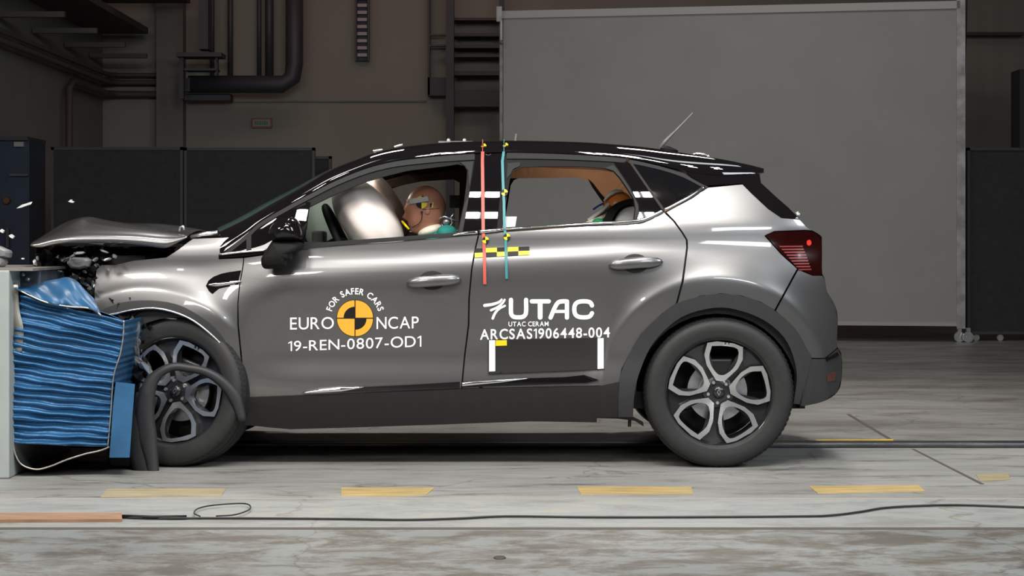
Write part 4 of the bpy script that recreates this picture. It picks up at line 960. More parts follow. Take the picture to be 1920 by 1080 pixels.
def make_wheel(parent):
    mb = MB(); R = .2425
    yf = lambda r: -.092+.030*(1-min(1, r/R))**1.2
    def pol(r, a): return (r*math.sin(a), r*math.cos(a))
    for k in range(5):
        a0 = 2*PI*k/5+math.radians(7)
        def rt(x, z): c_, s_ = math.cos(a0), math.sin(a0); return (x*c_+z*s_, -x*s_+z*c_)
        ou = [(-.083, .222), (-.04, .234), (.04, .234), (.083, .222), (.090, .165), (.072, .118), (.040, .078), (.018, .052), (-.018, .052), (-.040, .078), (-.072, .118), (-.090, .165)]
        inn = [(-.060, .210), (0, .217), (.060, .210), (.066, .160), (.050, .118), (.022, .088), (0, .080), (-.022, .088), (-.050, .118), (-.066, .160)]
        poly_ring([rt(*p_) for p_ in ou], [rt(*p_) for p_ in smooth_path(inn+inn[:1], 3)[:-1]], yf, .045, 0, 1, mb)
        # recessed dark rib between the petals
        a1 = a0+PI/5; r_ = []
        for r in (.06, .12, .18, .236):
            for s_ in (-1, 1):
                w_ = .014+.05*(r/.24); x, z = r, 0
                r_.append((math.sin(a1)*r+math.cos(a1)*s_*w_, yf(r)+.022+.012*(1-abs(r-.15)/.15), math.cos(a1)*r-math.sin(a1)*s_*w_))
        mb.add(r_, [(0, 1, 3, 2), (2, 3, 5, 4), (4, 5, 7, 6)], 1)
    mb.lathe_y([(.246, -.098), (.2485, -.099), (.2485, -.094)], 96, 1)
    mb.lathe_y([(.2495, -.10), (.244, -.094), (.234, -.075), (.226, -.03), (.221, .05), (.226, .10)], 96, 1)
    mb.lathe_y([(0, -.058), (.03, -.062), (.055, -.060), (.072, -.052), (.080, -.03)], 48, 1)
    wh = mb.build('wheel', [M['alloy'], M['alloyd']], parent, auto=.7)
    # tyre
    pr = [(.2470, -.096), (.252, -.106), (.262, -.108), (.285, -.113), (.310, -.113), (.328, -.107), (.339, -.095), (.3445, -.080), (.3470, -.055), (.3475, 0), (.3470, .055), (.3445, .080), (.335, .098), (.31, .11), (.27, .11), (.245, .10)]
    ty = MB().lathe_y(pr, 128)
    tr = ty.build('tyre', M['tyre'], wh, smooth=True, local=True)
    # tread blocks
    tb = MB(); n_ = 84
    for k in range(n_):
        a = 2*PI*k/n_; da = .022
        for y0_, y1_ in ((-.098, -.070), (.070, .098)):
            vs = []
            for aa in (a-da, a+da):
                for rr_, yy in ((.3395 if y0_ < 0 else .343, y0_), (.3485, y1_) if y0_ < 0 else (.339, y1_)):
                    vs.append((rr_*math.cos(aa), yy, rr_*math.sin(aa)))
            tb.add(vs, [(0, 1, 3, 2)])
    tb.lathe_y([(.3485, -.045), (.3495, -.04), (.3495, -.012), (.3485, -.008)], 96); tb.lathe_y([(.3485, .045), (.3495, .04), (.3495, .012), (.3485, .008)], 96)
    tb.build('tread', M['tyre'], tr, local=True) if False else tb.build('tread', M['tyre'], wh, local=True)
    bd = MB().lathe_y([(.0, -.012), (.085, -.012), (.085, .0), (.140, .0), (.140, .02), (0, .02)], 64); bd.build('brake_disc', M['steel'], wh, local=True, auto=.5)
    MB().box((-.05, -.035, .075), (.07, .05, .155), bev=.012).build('brake_caliper', M['alloyd'], wh, local=True)
    MB().lathe_y([(.10, .06), (.20, .08), (.222, .09)], 48).build('hub_shield', M['dark'], wh, local=True)
    for k in range(5):
        a = 2*PI*k/5+math.radians(43); x, z = .050*math.sin(a), .050*math.cos(a)
        MB().lathe_y([(0, -.070), (.0075, -.070), (.009, -.064), (.009, -.05)], 6, c=(x, 0, z)).build('wheel_nut', M['steel'], wh, local=True)
    cc = MB().lathe_y([(0, -.074), (.018, -.074), (.026, -.070), (.028, -.055)], 32); cc.build('centre_cap', M['alloyd'], wh, local=True, smooth=True)
    lz = MB()   # diamond emblem on the cap
    o_ = [(0, .016), (.009, 0), (0, -.016), (-.009, 0)]; i_ = [(0, .010), (.005, 0), (0, -.010), (-.005, 0)]
    lz.add([(a, -.0762, b) for a, b in o_+i_], [(i, (i+1) % 4, 4+(i+1) % 4, 4+i) for i in range(4)]); lz.build('cap_emblem', M['alloy'], wh, local=True)
    return wh
def dup(root, parent):
    c_ = root.copy(); COL.objects.link(c_); c_.parent = parent
    for ch in list(root.children):
        d = ch.copy(); COL.objects.link(d); d.parent = c_
    return c_
w1 = make_wheel(car); cl = Vector(car.location)
w1.matrix_parent_inverse = Matrix.Identity(4)
def setw(wh, x, y, z, rz, ry=0): wh.matrix_parent_inverse = Matrix.Identity(4); wh.location = Vector((x, y, z))-cl; wh.rotation_mode = 'ZXY'; wh.rotation_euler = (0, ry, rz)
w2 = dup(w1, car); w3 = dup(w1, car); w4 = dup(w1, car)
setw(w1, pt(1345, 740, -.79)[0], -.785, .3475, 0)
xf = pt(333, 748, -.79)[0]
setw(w2, xf+.01, -.755, .345, math.radians(-14), math.radians(20)); setw(w3, RWX, .785, .3475, PI); setw(w4, xf, .785, .3475, PI)
lab(w1, 'rear wheel with five looped polished spokes'); lab(w2, 'crash-bent front wheel turned towards the barrier')
#SPLIT_FRONT
# ---- crushed front
hood_low = smooth_path([(56, 461), (75, 465), (100, 459), (125, 457), (212, 457), (250, 460), (275, 462.5), (310, 466.5), (330, 458), (350, 446)], 4)
hood_crs = smooth_path([(57, 458), (80, 449), (110, 442), (150, 437), (212, 436), (260, 437), (300, 440), (330, 442), (352, 443)], 4)
hood_top = smooth_path([(58, 456), (78, 443), (98, 429), (120, 417.5), (145, 412), (160, 415), (212, 419), (250, 423), (300, 430), (359, 438)], 4)
ks = np.linspace(0, 1, 40)
def atf(path, f):
    L = np.cumsum([0]+[math.dist(path[i], path[i+1]) for i in range(len(path)-1)]); s_ = f*L[-1]; return (float(np.interp(s_, L, [p_[0] for p_ in path])), float(np.interp(s_, L, [p_[1] for p_ in path])))
R = []
for f in ks:
    lo, cr_, tp = atf(hood_low, f), atf(hood_crs, f), atf(hood_top, f); row = []
    ctl = [(lo, -.80), (((lo[0]*.55+cr_[0]*.45), (lo[1]*.55+cr_[1]*.45)), -.815), (cr_, -.79), (((cr_[0]+tp[0])/2, (cr_[1]+tp[1])/2), -.66), (tp, -.42)]
    near = [pt(a[0], a[1], y) for a, y in ctl]
    last = near[-1]; mid = [(last[0], y, last[2]+.012*(1-(y/.42)**2)+.01*math.sin(f*9+y*5)) for y in (-.2, 0, .2, .42)]
    far = [(p_[0], -p_[1], p_[2]-.004) for p_ in near[::-1][1:]]
    R.append(near+mid+far)
grid_obj('bonnet', R, M['paint'], car, label='buckled grey bonnet lifted at its front', thick=.006, sub=1)
# hinge, cowl
m_ = MB(); q = [P3([a], [b], -.04) for a, b in ((358, 446), (380, 440), (408, 437))]; m_.tube([(float(a[0]), float(b[0]), float(c[0])) for a, b, c in q], .012, 8); m_.build('bonnet_hinge', M['alloy'], car, smooth=True)
m_ = MB(); m_.box((-1.52, -.68, .92), (-1.30, .68, 1.05), bev=.02); m_.build('cowl', M['crush'], car)
m_ = MB(); m_.tube([pt(336, 434, -.6), pt(338, 426, -.6), pt(343, 424, -.6), pt(346, 431, -.6)], .006, 6); m_.build('washer_nozzle', M['shard'], car, smooth=True)
# dark crumpled mass in engine bay
def crumple(name, px0, py0, px1, py1, y, amp, m, nx=22, ny=12, seed=1, parent=car, label=None, deep=.0):
    r_ = np.random.RandomState(seed); R = []
    nz = r_.rand(ny+1, nx+1)
    for i in range(ny+1):
        row = []
        for j in range(nx+1):
            a = px0+(px1-px0)*j/nx; b = py0+(py1-py0)*i/ny; jx = (r_.rand()-.5)*(px1-px0)/nx*.9; jy = (r_.rand()-.5)*(py1-py0)/ny*.9
            row.append(pt(a+jx, b+jy, y+(nz[i, j]-.5)*amp+deep*i/ny))
        R.append(row)
    return grid_obj(name, R, m, parent, smooth=False, label=label, thick=.004)
crumple('crushed_slam_panel', 66, 462, 205, 545, -.62, .16, M['crush'], seed=3)
crumple('crushed_front_panel', 70, 462, 330, 500, -.45, .12, M['crush'], seed=5)
crumple('crushed_grille', 95, 520, 182, 640, -.75, .10, M['crush'], 16, 12, seed=8)
crumple('crushed_bumper', 205, 560, 282, 880, -.80, .10, M['crush'], 12, 30, seed=11)
m_ = MB(); m_.box((-2.05, -.60, .55), (-1.75, .60, .98)); m_.build('radiator', M['crush'], car)
extr([(128, 482), (165, 483), (173, 488), (168, 500), (150, 505), (134, 503), (126, 494)], -.80, -.74).build('headlight_housing', M['greypart'], car)
r_ = random.Random(4)
def shard(cx, cy, L, Wd, ang, y, m, nm):
    ca, sa = math.cos(ang), math.sin(ang); P_ = [(-L/2, -Wd/3), (-L/6, -Wd/2), (L/3, -Wd/3), (L/2, 0), (L/4, Wd/2), (-L/3, Wd/3)]; m_ = MB()
    f_ = [pt(cx+a*ca-b*sa, cy+a*sa+b*ca, y+r_.uniform(-.03, .03)) for a, b in P_]; b2 = [(a+.003, b+.008, c_-.003) for a, b, c_ in f_]; n_ = 6
    m_.add(f_+b2, [tuple(range(6)), tuple(range(11, 5, -1))]+[(i, (i+1) % 6, 6+(i+1) % 6, 6+i) for i in range(6)])
    return m_.build(nm, m, car)
for s_ in ((122, 487, 16, 6, -.5), (148, 474, 22, 5, -.15), (135, 480, 14, 4, -.6), (65, 492, 12, 7, 1.2), (69, 484, 9, 4, 1.5), (195, 471, 16, 4, .25), (200, 486, 18, 4, -.3), (181, 497, 9, 5, -.2), (178, 486, 12, 5, -.7), (142, 518, 18, 6, .5), (158, 531, 20, 6, .5), (167, 541, 8, 9, .8), (214, 480, 8, 8, 0), (90, 505, 12, 5, .9), (92, 517, 10, 8, .2), (118, 527, 18, 4, .2), (158, 509, 6, 5, 0), (174, 532, 4, 12, .1), (86, 512, 10, 6, 2), (110, 509, 14, 4, 0)):
    shard(*s_, -.84, M['shard'] if r_.random() < .8 else M['greypart'], 'torn_bracket')
for s_ in ((247, 610, 8, 36, .1), (240, 625, 14, 16, .3), (258, 618, 6, 32, .15), (243, 640, 8, 16, .3), (256, 655, 7, 40, -.15), (262, 680, 12, 30, -.5), (275, 690, 12, 34, -.7), (280, 708, 12, 18, .4), (268, 722, 14, 7, 0), (256, 640, 14, 16, 0)):
    shard(*s_, -.93, M['shard'], 'torn_bracket')
# strut leg seen in the arch: two bright springs
m_ = MB(); q = [P3([a], [b], -.06) for a, b in ((289, 594), (320, 596), (360, 603))]; m_.tube([(float(a[0]), float(b[0]), float(c[0])) for a, b, c in q], [.003, .009, .003], 8)
q = [P3([a], [b], -.06) for a, b in ((325, 604), (345, 608), (373, 615))]; m_.tube([(float(a[0]), float(b[0]), float(c[0])) for a, b, c in q], [.002, .007, .002], 8); m_.build('liner_fold', M['alloy'], car, smooth=True)
# torn arch strip that loops over the front wheel
def ribbon(name, path, wd, y0, y1, m, thick=.012, parent=car, label=None):
    n = len(path); P_ = [(path[i], wd if not isinstance(wd, (list, tuple)) else float(np.interp(i/(n-1), np.linspace(0, 1, len(wd)), wd))) for i in range(n)]; R = []
    for i, ((a, b), w_) in enumerate(P_):
        p0 = path[max(0, i-1)]; p1 = path[min(n-1, i+1)]; tx, ty = p1[0]-p0[0], p1[1]-p0[1]; L = math.hypot(tx, ty); nx, ny = -ty/L, tx/L
        y = y0+(y1-y0)*i/(n-1); R.append([pt(a+nx*w_*t_, b+ny*w_*t_, y-.012*math.cos(t_*PI)) for t_ in (-.5, -.25, 0, .25, .5)])
    o = grid_obj(name, R, m, parent, label=label, thick=thick); return o
ribbon('torn_arch_strip', smooth_path([(289, 900), (284, 860), (276, 820), (272, 770), (280, 725), (298, 700), (325, 688), (352, 690), (385, 697), (415, 715), (440, 745), (455, 790)], 5), [18, 24, 36, 34, 26, 15, 12, 12, 13, 16, 22, 14], -1.0, -.93, M['plastic'], label='torn plastic arch strip looping over the front wheel')
ribbon('torn_liner', smooth_path([(276, 740), (262, 800), (262, 850), (272, 890)], 5), [40, 40, 40, 30], -.97, -.99, M['dark'])
m_ = MB(); a = pt(200, 893, -.95); b_ = pt(285, 835, -.95); m_.box((a[0], -.95, max(.01, a[2])), (b_[0], -.5, b_[2]), bev=.02); m_.build('crushed_undertray', M['dark'], car)

# ================================================================== BARRIER
br = thing('deformable_barrier', 'crushed blue ribbed aluminium barrier face on a pale grey block', 'barrier', (-2.5, -.8, 0))
by = -1.22
m_ = MB(); a = pt(-60, 905, -1.30); b_ = pt(17, 507, -1.30); m_.box((a[0]-.6, -1.30, 0), (b_[0], -.10, b_[2]), bev=.008); m_.build('block', M['block'], br)
m_ = MB(); a = pt(14, 560, -1.1); b_ = pt(75, 503, -1.1); m_.box((a[0], -1.1, a[2]-.4), (b_[0], -.10, b_[2]), bev=.01); m_.build('backing_plate', M['steelblue'], br, label=None) if False else m_.build('backing_plate', M['steelblue'], br)
m_ = MB(); 
for cx_, cy_ in ((43, 515), (52, 524)): m_.ball(pt(cx_, cy_, -1.11), .012, 10, 6)
m_.build('plate_bolt', M['shard'], br, smooth=True)
m_ = MB(); a = pt(-60, 507, -1.28); m_.box((a[0]-.5, -1.29, pt(0, 508, -1.29)[2]), (pt(76, 0, -1.15)[0], -.10, pt(0, 503, -1.29)[2])); m_.build('top_edge', M['bare'], br)
# ribbed core
lf = smooth_path([(38, 552), (30, 600), (22, 660), (15, 720), (16, 780), (22, 832)], 6); rt_ = smooth_path([(231, 601), (230, 630), (224, 665), (212, 705), (207, 770), (201, 838)], 6)
nr, ncl = 240, 44; R = []; r2 = np.random.RandomState(2); wob = r2.rand(30)*6
for i in range(nr+1):
    f = i/nr; A_ = atf(lf, f); B_ = atf(rt_, f); row = []
    for j in range(ncl+1):
        g = j/ncl; px = A_[0]+(B_[0]-A_[0])*g; py = A_[1]+(B_[1]-A_[1])*g
        ph = 2*PI*18.5*f+.5*math.sin(6*g+wob[int(f*12)])*1.0+.35*math.sin(17*g+f*22)
        am = .010+.004*math.sin(f*31+g*4)
        y = by-am*math.copysign(abs(math.sin(ph))**.7, math.sin(ph))+.02*math.sin(PI*g)*math.sin(PI*f)+.012*math.sin(5*g+f*14)
        row.append(pt(px, py, y))
    # turn the right edge back into depth
    e = row[-1]; row += [(e[0]+.004, e[1]+.02, e[2]), (e[0]+.006, e[1]+.35, e[2]), (e[0]+.006, -.35, e[2])]
    e = row[0]; row = [(e[0]+.01, -.35, e[2]), (e[0]-.002, e[1]+.02, e[2])]+row
    R.append(row)
core = grid_obj('ribbed_core', R, M['blue'], br)
# edge flash of bare metal on the right
m_ = MB(); pp = [pt(a+1, b, by-.012+.004*math.sin(k*2.1)) for k, (a, b) in enumerate(rt_)]; m_.tube(pp, .0032, 6); m_.build('bare_edge', M['bare'], br, smooth=True)
m_ = MB(); pp = [pt(a, b, by) for a, b in smooth_path([(13, 530), (16, 580), (24, 620), (20, 660)], 5)]; R = [[(x, by+.0, z), (x+.05, by-.005, z)] for x, y, z in pp]; grid_obj('bare_edge', R, M['bare'], br, thick=.003)
# top sheet folded over
up_ = smooth_path([(30, 538), (60, 532), (105, 524), (125, 520), (143, 527), (160, 545), (176, 560)], 5); lo_ = smooth_path([(28, 540), (60, 556), (90, 568), (130, 575), (160, 577), (176, 581), (190, 592)], 5)
R = []
for f in np.linspace(0, 1, 34):
    A_, B_ = atf(up_, f), atf(lo_, f); row = []
    for g in np.linspace(0, 1, 10):
        row.append(pt(A_[0]+(B_[0]-A_[0])*g, A_[1]+(B_[1]-A_[1])*g, by-.03+.22*(1-g)**1.4*math.sin(PI*(.25+.5*f))+.015*math.sin(f*14+g*5)+.012*math.sin(f*29-g*9)))
    R.append(row)
grid_obj('top_sheet', R, M['blue2'], br, thick=.003, label='bright blue sheet folded over the top')
m_ = MB(); m_.tube([pt(a, b, by-.035) for a, b in lo_], .004, 6); m_.build('sheet_edge', M['bare'], br, smooth=True)
R = [[pt(a, b, by+.02), pt(a-2, b+4, by+.40)] for a, b in smooth_path([(176, 581), (200, 588), (231, 601)], 4)]; grid_obj('side_sheet', R, M['blue2'], br, thick=.003)
m_ = MB(); a = pt(205, 858, by); b_ = pt(247, 717, by); vs = [pt(x, y, yy) for yy in (by-.01, by+.4) for x, y in ((217, 716), (253, 720), (249, 772), (243, 858), (205, 858), (212, 760))]
m_.add(vs, [(0, 1, 2, 3, 4, 5), (11, 10, 9, 8, 7, 6)]+[(i, (i+1) % 6, 6+(i+1) % 6, 6+i) for i in range(6)]); m_.build('bumper_element', M['blue2'], br)
flp = smooth_path([(24, 834), (30, 855), (42, 872), (68, 880), (95, 874), (125, 862), (160, 851), (187, 845), (205, 838)], 6)
R = [[pt(a, b, y) for y in (by, by+.15, by+.35, by+.7)] for a, b in flp]; grid_obj('lower_flap', R, noisy(mat('flap_metal', (.12, .105, .08), .35, .6), 6, .4), br, thick=.003)
m_ = MB(); m_.tube([pt(a, b, by) for a, b in flp], .004, 6); m_.build('sheet_edge', M['bare'], br, smooth=True)
# rear body of barrier element (dark fill under)
m_ = MB(); a = pt(20, 834, -1.15); b_ = pt(196, 600, -1.15); m_.box((a[0], -1.1, a[2]), (b_[0], -.3, b_[2])); m_.build('honeycomb_block', M['blue'], br)
# a small grey part flying at the left and glass splinters
gl = mat('splinter', (.75, .76, .78), .2, .3)
def frag(px, py, L, Wd, ang, y, label, name='glass_splinter', m=gl):
    ca, sa = math.cos(ang), math.sin(ang); P_ = [(-L/2, 0), (-L/8, -Wd/2), (L/2, -Wd/5), (L/3, Wd/2), (-L/4, Wd/3)]; m_ = MB()
    f_ = [pt(px+a*ca-b*sa, py+a*sa+b*ca, y) for a, b in P_]; n_ = 5; m_.add(f_+[(a+.002, b+.012, c_) for a, b, c_ in f_], [tuple(range(5)), (9, 8, 7, 6, 5)]+[(i, (i+1) % 5, 5+(i+1) % 5, 5+i) for i in range(5)])
    return tag(m_.build(name, m), label, 'debris', 'flying crash splinters')
frag(45, 385, 31, 5, -.38, -.9, 'longest pale splinter in the air left of the bonnet'); frag(133, 378, 11, 4, .1, -.9, 'small splinter in the air above the bonnet')
frag(21, 443, 10, 7, .3, -.9, 'bright arrow-shaped splinter in the air above the barrier'); frag(3, 433, 8, 7, .2, -.9, 'tiny splinter at the left edge in the air')
frag(42, 485, 5, 3, 0, -.9, 'tiny splinter just above the barrier top'); frag(132, 376, 3, 6, .9, -.8, 'tiny dull splinter touching the one above the bonnet')
tag(extr([(-14, 462), (0, 461), (20, 470), (22, 474), (20, 483), (-14, 484)], -.95, -.85).build('broken_headlamp', M['greypart']), 'broken grey lamp piece at the left edge above the barrier', 'debris')
tag(extr(circ(0, 491, 13, 11, n=20), -.95, -.85).build('broken_reflector', M['greypart']), 'rounded grey broken piece at the left edge resting on the barrier', 'debris')
#SPLIT_DECAL
# ================================================================== LETTERING AND MARKS
def text2d(s, bold=0.0, spacing=1.0):
    cu = bpy.data.curves.new('t', 'FONT'); cu.body = s; cu.size = 1; cu.offset = bold; cu.space_character = spacing; cu.fill_mode = 'FRONT'; cu.resolution_u = 5
    o = bpy.data.objects.new('t', cu); COL.objects.link(o); dg = bpy.context.evaluated_depsgraph_get(); dg.update()
    me = bpy.data.meshes.new_from_object(o.evaluated_get(dg)); vs = [(v_.co.x, v_.co.y) for v_ in me.vertices]; fs = [tuple(p_.vertices) for p_ in me.polygons]
    bpy.data.objects.remove(o); bpy.data.meshes.remove(me); return vs, fs
def cutgrid(V, F_, step):
    bm = bmesh.new(); bv = [bm.verts.new((a, b, 0)) for a, b in V]
    for f in F_:
        try: bm.faces.new([bv[i] for i in f])
        except Exception: pass
    xs = [v_[0] for v_ in V]; ys = [v_[1] for v_ in V]
    for x in np.arange(min(xs)+step, max(xs), step): bmesh.ops.bisect_plane(bm, geom=bm.verts[:]+bm.edges[:]+bm.faces[:], plane_co=(x, 0, 0), plane_no=(1, 0, 0))
    for y in np.arange(min(ys)+step, max(ys), step): bmesh.ops.bisect_plane(bm, geom=bm.verts[:]+bm.edges[:]+bm.faces[:], plane_co=(0, y, 0), plane_no=(0, 1, 0))
    bm.verts.index_update(); r = [v_.co[:2] for v_ in bm.verts], [[v_.index for v_ in f.verts] for f in bm.faces]; bm.free(); return r
def decal_mesh(name, V, F_, m, parent, off=.0025, label=None):
    V, F_ = cutgrid(V, F_, 8.0); A_ = np.array(V); X, Y, Z = P3(A_[:, 0], A_[:, 1], off); W_ = list(zip(X, Y, Z)); fs = []
    for f in F_:
        a, b, c_ = [Vector(W_[i]) for i in f[:3]]; fs.append(tuple(f) if (b-a).cross(c_-a).y < 0 else tuple(f[::-1]))
    o = O(name, W_, fs, m, parent, True, nrm(X, Z))
    if label: lab(o, label)
    return o
def line2d(t, bold, gap=.13):
    """set a line character by character; the numeral one gets its slanted flag"""
    V = []; F_ = []; x = 0; fl = .06+bold
    for ch in t:
        if ch == ' ': x += .30; continue
        if ch == '1':
            h_ = .70; vs = [(.14, 0), (.14+1.35*fl, 0), (.14+1.35*fl, h_), (.14+.2*fl, h_), (0, h_-.10), (0, h_-.10-1.3*fl), (.14, h_-.02-1.3*fl)]; fs = [tuple(range(7))]
        else: vs, fs = text2d(ch, bold)
        a = min(v_[0] for v_ in vs); b = max(v_[0] for v_ in vs); n0 = len(V)
        if ch == '1': k_ = line2d.cap/.70; vs = [(p_[0], p_[1]*k_) for p_ in vs]
        V += [(p_[0]-a+x, p_[1]) for p_ in vs]; F_ += [tuple(q+n0 for q in f) for f in fs]; x += b-a+gap
    return V, F_
line2d.cap = max(v_[1] for v_ in text2d('E', 0)[0])
def lettering(t, x0, x1, yt0, yb0, yt1, yb1, m, parent, bold=0.0, gap=.11, label=None, name='lettering'):
    """fit a line of text into a slanted photo box: left edge top/bottom, right edge top/bottom"""
    V, F_ = line2d(t, bold, gap); A_ = np.array(V); a0 = A_[:, 0].min(); b0 = -bold; a1 = A_[:, 0].max(); b1 = line2d.cap+bold; u = (A_[:, 0]-a0)/(a1-a0); v_ = (A_[:, 1]-b0)/(b1-b0)
    px = x0+(x1-x0)*u; top = yt0+(yt1-yt0)*u; bot = yb0+(yb1-yb0)*u; py = bot+(top-bot)*v_
    return decal_mesh(name, list(zip(px, py)), F_, m, parent, label=label)
WH = M['white']
lettering('EURO', 544, 626, 595.5, 618, 594.5, 616.5, WH, fd_o, .002, label='white EURO lettering')
lettering('NCAP', 706, 785, 594.5, 616.8, 593.5, 615.5, WH, fd_o, .002, label='white NCAP lettering')
lettering('19-REN-0807-OD1', 540.5, 790, 640, 658.5, 629.5, 650, WH, fd_o, .001, label='white 19-REN-0807-OD1 lettering')
# arc of letters
word = 'FOR SAFER CARS'; cxr, cyr, rb, hh = 665.7, 597.0, 45.5, 11.6
widths = []; ms_ = []
for ch in word:
    if ch == ' ': widths.append(.42); ms_.append(None); continue
    V, F_ = text2d(ch, .02); A_ = np.array(V); ms_.append((A_, F_, A_[:, 0].min())); widths.append(A_[:, 0].max()-A_[:, 0].min()+.13)
tot = sum(widths)-.13; cap_h = max(m_[0][:, 1].max() for m_ in ms_ if m_); acc = 0; AV = []; AF = []
ang0, ang1 = -73, 73
for wd, mm_ in zip(widths, ms_):
    if mm_:
        A_, F_, xm = mm_; mid = acc+(wd-.13)/2; ang = math.radians(ang0+(ang1-ang0)*mid/tot); n0 = len(AV)
        sc = hh/cap_h; s2 = math.radians(ang1-ang0)*(rb+hh/2)/tot
        for a, b in A_:
            lx = (a-xm-(wd-.13)/2)*min(s2, sc*1.15); ly = rb+b*sc; AV.append((cxr+lx*math.cos(ang)+ly*math.sin(ang), cyr+lx*math.sin(ang)-ly*math.cos(ang)))
        AF += [tuple(i+n0 for i in f) for f in F_]
    acc += wd
decal_mesh('lettering', AV, AF, WH, fd_o, label='white FOR SAFER CARS lettering in an arc')
def sector(cx, cy, r0, r1, a0, a1, n=16):
    o_ = [(cx+r1*math.cos(math.radians(a0+(a1-a0)*i/n)), cy-r1*math.sin(math.radians(a0+(a1-a0)*i/n))) for i in range(n+1)]
    i_ = [(cx+r0*math.cos(math.radians(a1+(a0-a1)*i/n)), cy-r0*math.sin(math.radians(a1+(a0-a1)*i/n))) for i in range(n+1)] if r0 > 0 else [(cx, cy)]
    return o_+i_
def dec(name, poly, m, parent, off=.002, label=None): return panel(name, poly, m, parent, off, flange=0, edge=4, step=7, label=label)
rnd = dec('roundel', circ(cxr, cyr-.3, 34.8, n=48), M['black'], fd_o, .002, 'amber and black quartered roundel')
g_ = 1.0
dec('roundel_quarter', sector(cxr+g_, cyr-.3-g_, 0, 32.6, 0, 90), M['amber'], rnd, .0032); dec('roundel_quarter', sector(cxr-g_, cyr-.3+g_, 0, 32.6, 180, 270), M['amber'], rnd, .0032)
dec('roundel_quarter', sector(cxr-g_, cyr-.3-g_, 20.5, 32.6, 90, 180), M['amber'], rnd, .0032); dec('roundel_quarter', sector(cxr+g_, cyr-.3+g_, 20.5, 32.6, 270, 360), M['amber'], rnd, .0032)
# UTAC block drawn as strokes
def stroke(path, w0, w1=None, n=1):
    p_ = smooth_path(path, 6) if len(path) > 2 else path; N = len(p_); w1 = w1 or w0; L = []; R_ = []
    for i, (x, y) in enumerate(p_):
        a = p_[max(0, i-1)]; b = p_[min(N-1, i+1)]; tx, ty = b[0]-a[0], b[1]-a[1]; q = math.hypot(tx, ty); w_ = (w0+(w1-w0)*i/(N-1))/2
        L.append((x-ty/q*w_, y+tx/q*w_)); R_.append((x+ty/q*w_, y-tx/q*w_))
    V = L+R_; F_ = [(i, i+1, N+i+1, N+i) for i in range(N-1)]
    # round ends
    for (x, y), w_ in ((p_[0], w0), (p_[-1], w1)):
        n0 = len(V); V += [(x+w_/2*math.cos(q), y+w_/2*math.sin(q)) for q in np.linspace(0, 2*PI, 13)[:-1]]; F_.append(tuple(range(n0, n0+12)))
    return V, F_
def strokes(name, lst, m, parent, label=None):
    V = []; F_ = []
    for q in lst:
        a, b = stroke(*q); n0 = len(V); V += a; F_ += [tuple(i+n0 for i in f) for f in b]
    return decal_mesh(name, V, F_, m, parent, label=label)
def zc(x, y): return (840+x/3.6, 440+y/3.6)
strokes('emblem', [([zc(248, 478), zc(300, 470), zc(345, 455), zc(362, 438)], 6, 4), ([zc(290, 510), zc(330, 492), zc(365, 465), zc(382, 440)], 4.5, 4), ([zc(302, 565), zc(318, 530), zc(345, 500), zc(384, 480)], 5, 4)], WH, rd_o, 'white three-stroke wing emblem')
S_ = 8.0
ut = [([zc(425, 440), zc(425, 520), zc(432, 545), zc(450, 556), zc(475, 558), zc(500, 556), zc(518, 545), zc(527, 520), zc(527, 452), zc(527, 440)], S_),
      ([zc(566, 450), zc(680, 450)], S_), ([zc(622, 455), zc(622, 558)], S_+1),
      ([zc(692, 560), zc(722, 490), zc(745, 457), zc(775, 450), zc(802, 450)], S_), ([zc(803, 450), zc(803, 560)], S_), ([zc(726, 518), zc(803, 518)], 6),
      ([zc(972, 478), zc(960, 458), zc(930, 450), zc(885, 453), zc(860, 470), zc(852, 503), zc(860, 538), zc(885, 555), zc(930, 558), zc(958, 550), zc(972, 530)], S_)]
strokes('lettering', ut, WH, rd_o, 'white UTAC lettering')
lettering('UTAC CERAM', 953.5, 1028.5, 603.3, 612, 602.8, 611.6, WH, rd_o, .01, label='small white UTAC CERAM lettering')
lettering('ARCSAS1906448-004', 900, 1143.5, 617.5, 637, 613.6, 632.5, WH, rd_o, .014, label='white ARCSAS1906448-004 lettering')
dp = dec('data_panel', [(915.5, 637.5), (1132.5, 633.5), (1132.5, 692.5), (915.5, 701)], M['charc'], rd_o, .010, 'black data panel with white end bars')
panel('data_panel_edge', [(915.5, 637.5), (1132.5, 633.5), (1132.5, 692.5), (915.5, 701)], M['charc'], dp, .0095, flange=.009, edge=8, step=15)
dec('end_bar', [(917, 638), (928.5, 637.8), (928.5, 696), (917, 696.5)], mat('white_bar', (.72, .74, .72), .6), dp, .0115); dec('end_bar', [(1120.5, 634), (1132, 633.8), (1132, 691), (1120.5, 691.8)], M['white'], dp, .0115)
dec('yellow_tag', [(929.5, 638.2), (950.3, 637.8), (950.3, 647.8), (929.5, 648.5)], mat('tag_yellow', (.9, .55, .0), .5), dp, .0115)
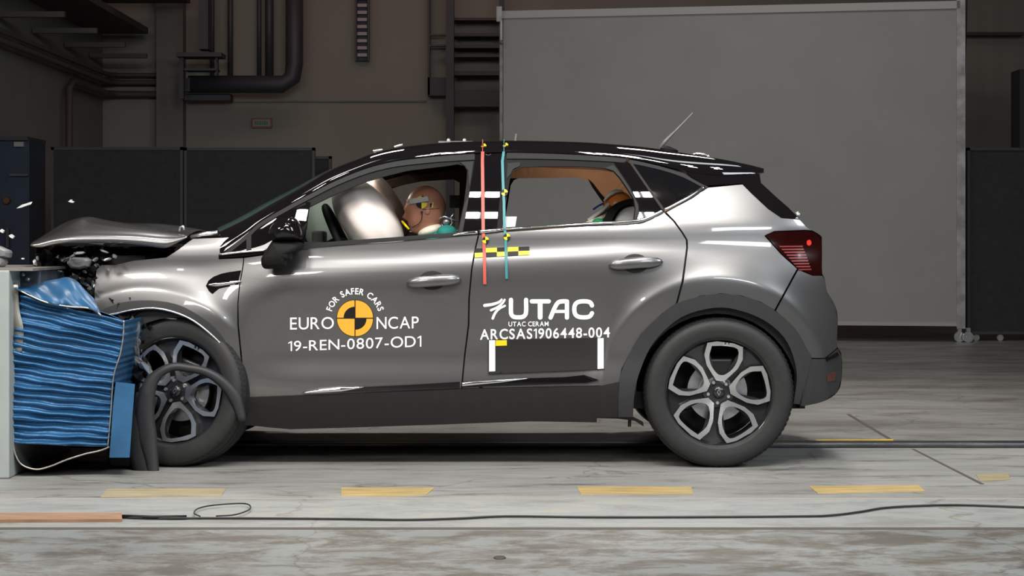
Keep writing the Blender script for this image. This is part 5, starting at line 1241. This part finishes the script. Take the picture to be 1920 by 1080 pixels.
cols = [890, 910, 931.7, 951.7, 972, 992.5]; topL, midL, botL = 466, 474.2, 483; topR, midR, botR = 462.2, 470, 477.6
base_c = None
for i in range(5):
    for j in range(2):
        f0 = (cols[i]-890)/102.5; f1 = (cols[i+1]-890)/102.5; a = (topL, midL, botL); b = (topR, midR, botR)
        y = lambda f, k: a[k]+(b[k]-a[k])*f
        m__ = M['black'] if (i+j) % 2 == 0 else M['yellow']
        o = dec('checker_square', [(cols[i], y(f0, j)), (cols[i+1], y(f1, j)), (cols[i+1], y(f1, j+1)), (cols[i], y(f0, j+1))], m__, rd_o, .0042)
def tape(path, wd, m, parent, off, label, name='marking_tape'):
    return dec(name, strip_poly([(a-wd/2, b) for a, b in path][::-1], wd), m, parent, off, label)
tape([(905, 284), (904.5, 300), (905.5, 380), (906, 430), (908, 470), (909, 533)], 6, M['redtape'], car, .0095, 'red tape line over the centre pillar and door')
tape([(944.5, 284), (942, 302), (943, 340), (945, 380), (945.5, 415), (948, 450), (950, 523)], 5, M['tealtape'], car, .0095, 'teal tape line over the centre pillar and door')
for a, b, m__ in ((905, 905, M['redtape']), (945, 944.5, M['tealtape'])):
    i_ = int(np.argmin(abs(st-a))); row = rows[i_]; MB().tube([(p_[0]+(a-st[i_])/F*9.2, p_[1]-.003, p_[2]+.002) for p_ in row], .007, 6, scale=(.3, 1)).build('marking_tape', m__, car)
for cx_, cy_ in ((910.5, 450), (950.5, 444), (946, 361), (907, 274), (948, 272.5)):
    if cy_ > 300:
        for k in range(4): dec('target_marker', sector(cx_, cy_, 0, 6.2, 90*k+8, 90*k+98, 6), M['yellow'] if k % 2 == 0 else M['black'], car, .0115)
    else:
        for k in range(4): MB().add([pt(x, y, -.674) for x, y in sector(cx_, cy_, 0, 5, 90*k, 90*k+90, 6)], [tuple(range(8))]).build('target_marker', M['yellow'] if k % 2 == 0 else M['black'], car)
dec('pale_patch', [(935, 406), (969, 406), (966, 425), (935, 427)], mat('dull_white', (.45, .46, .47), .5), rd_o, -.02)  # pale patch at the lower front corner of the rear window
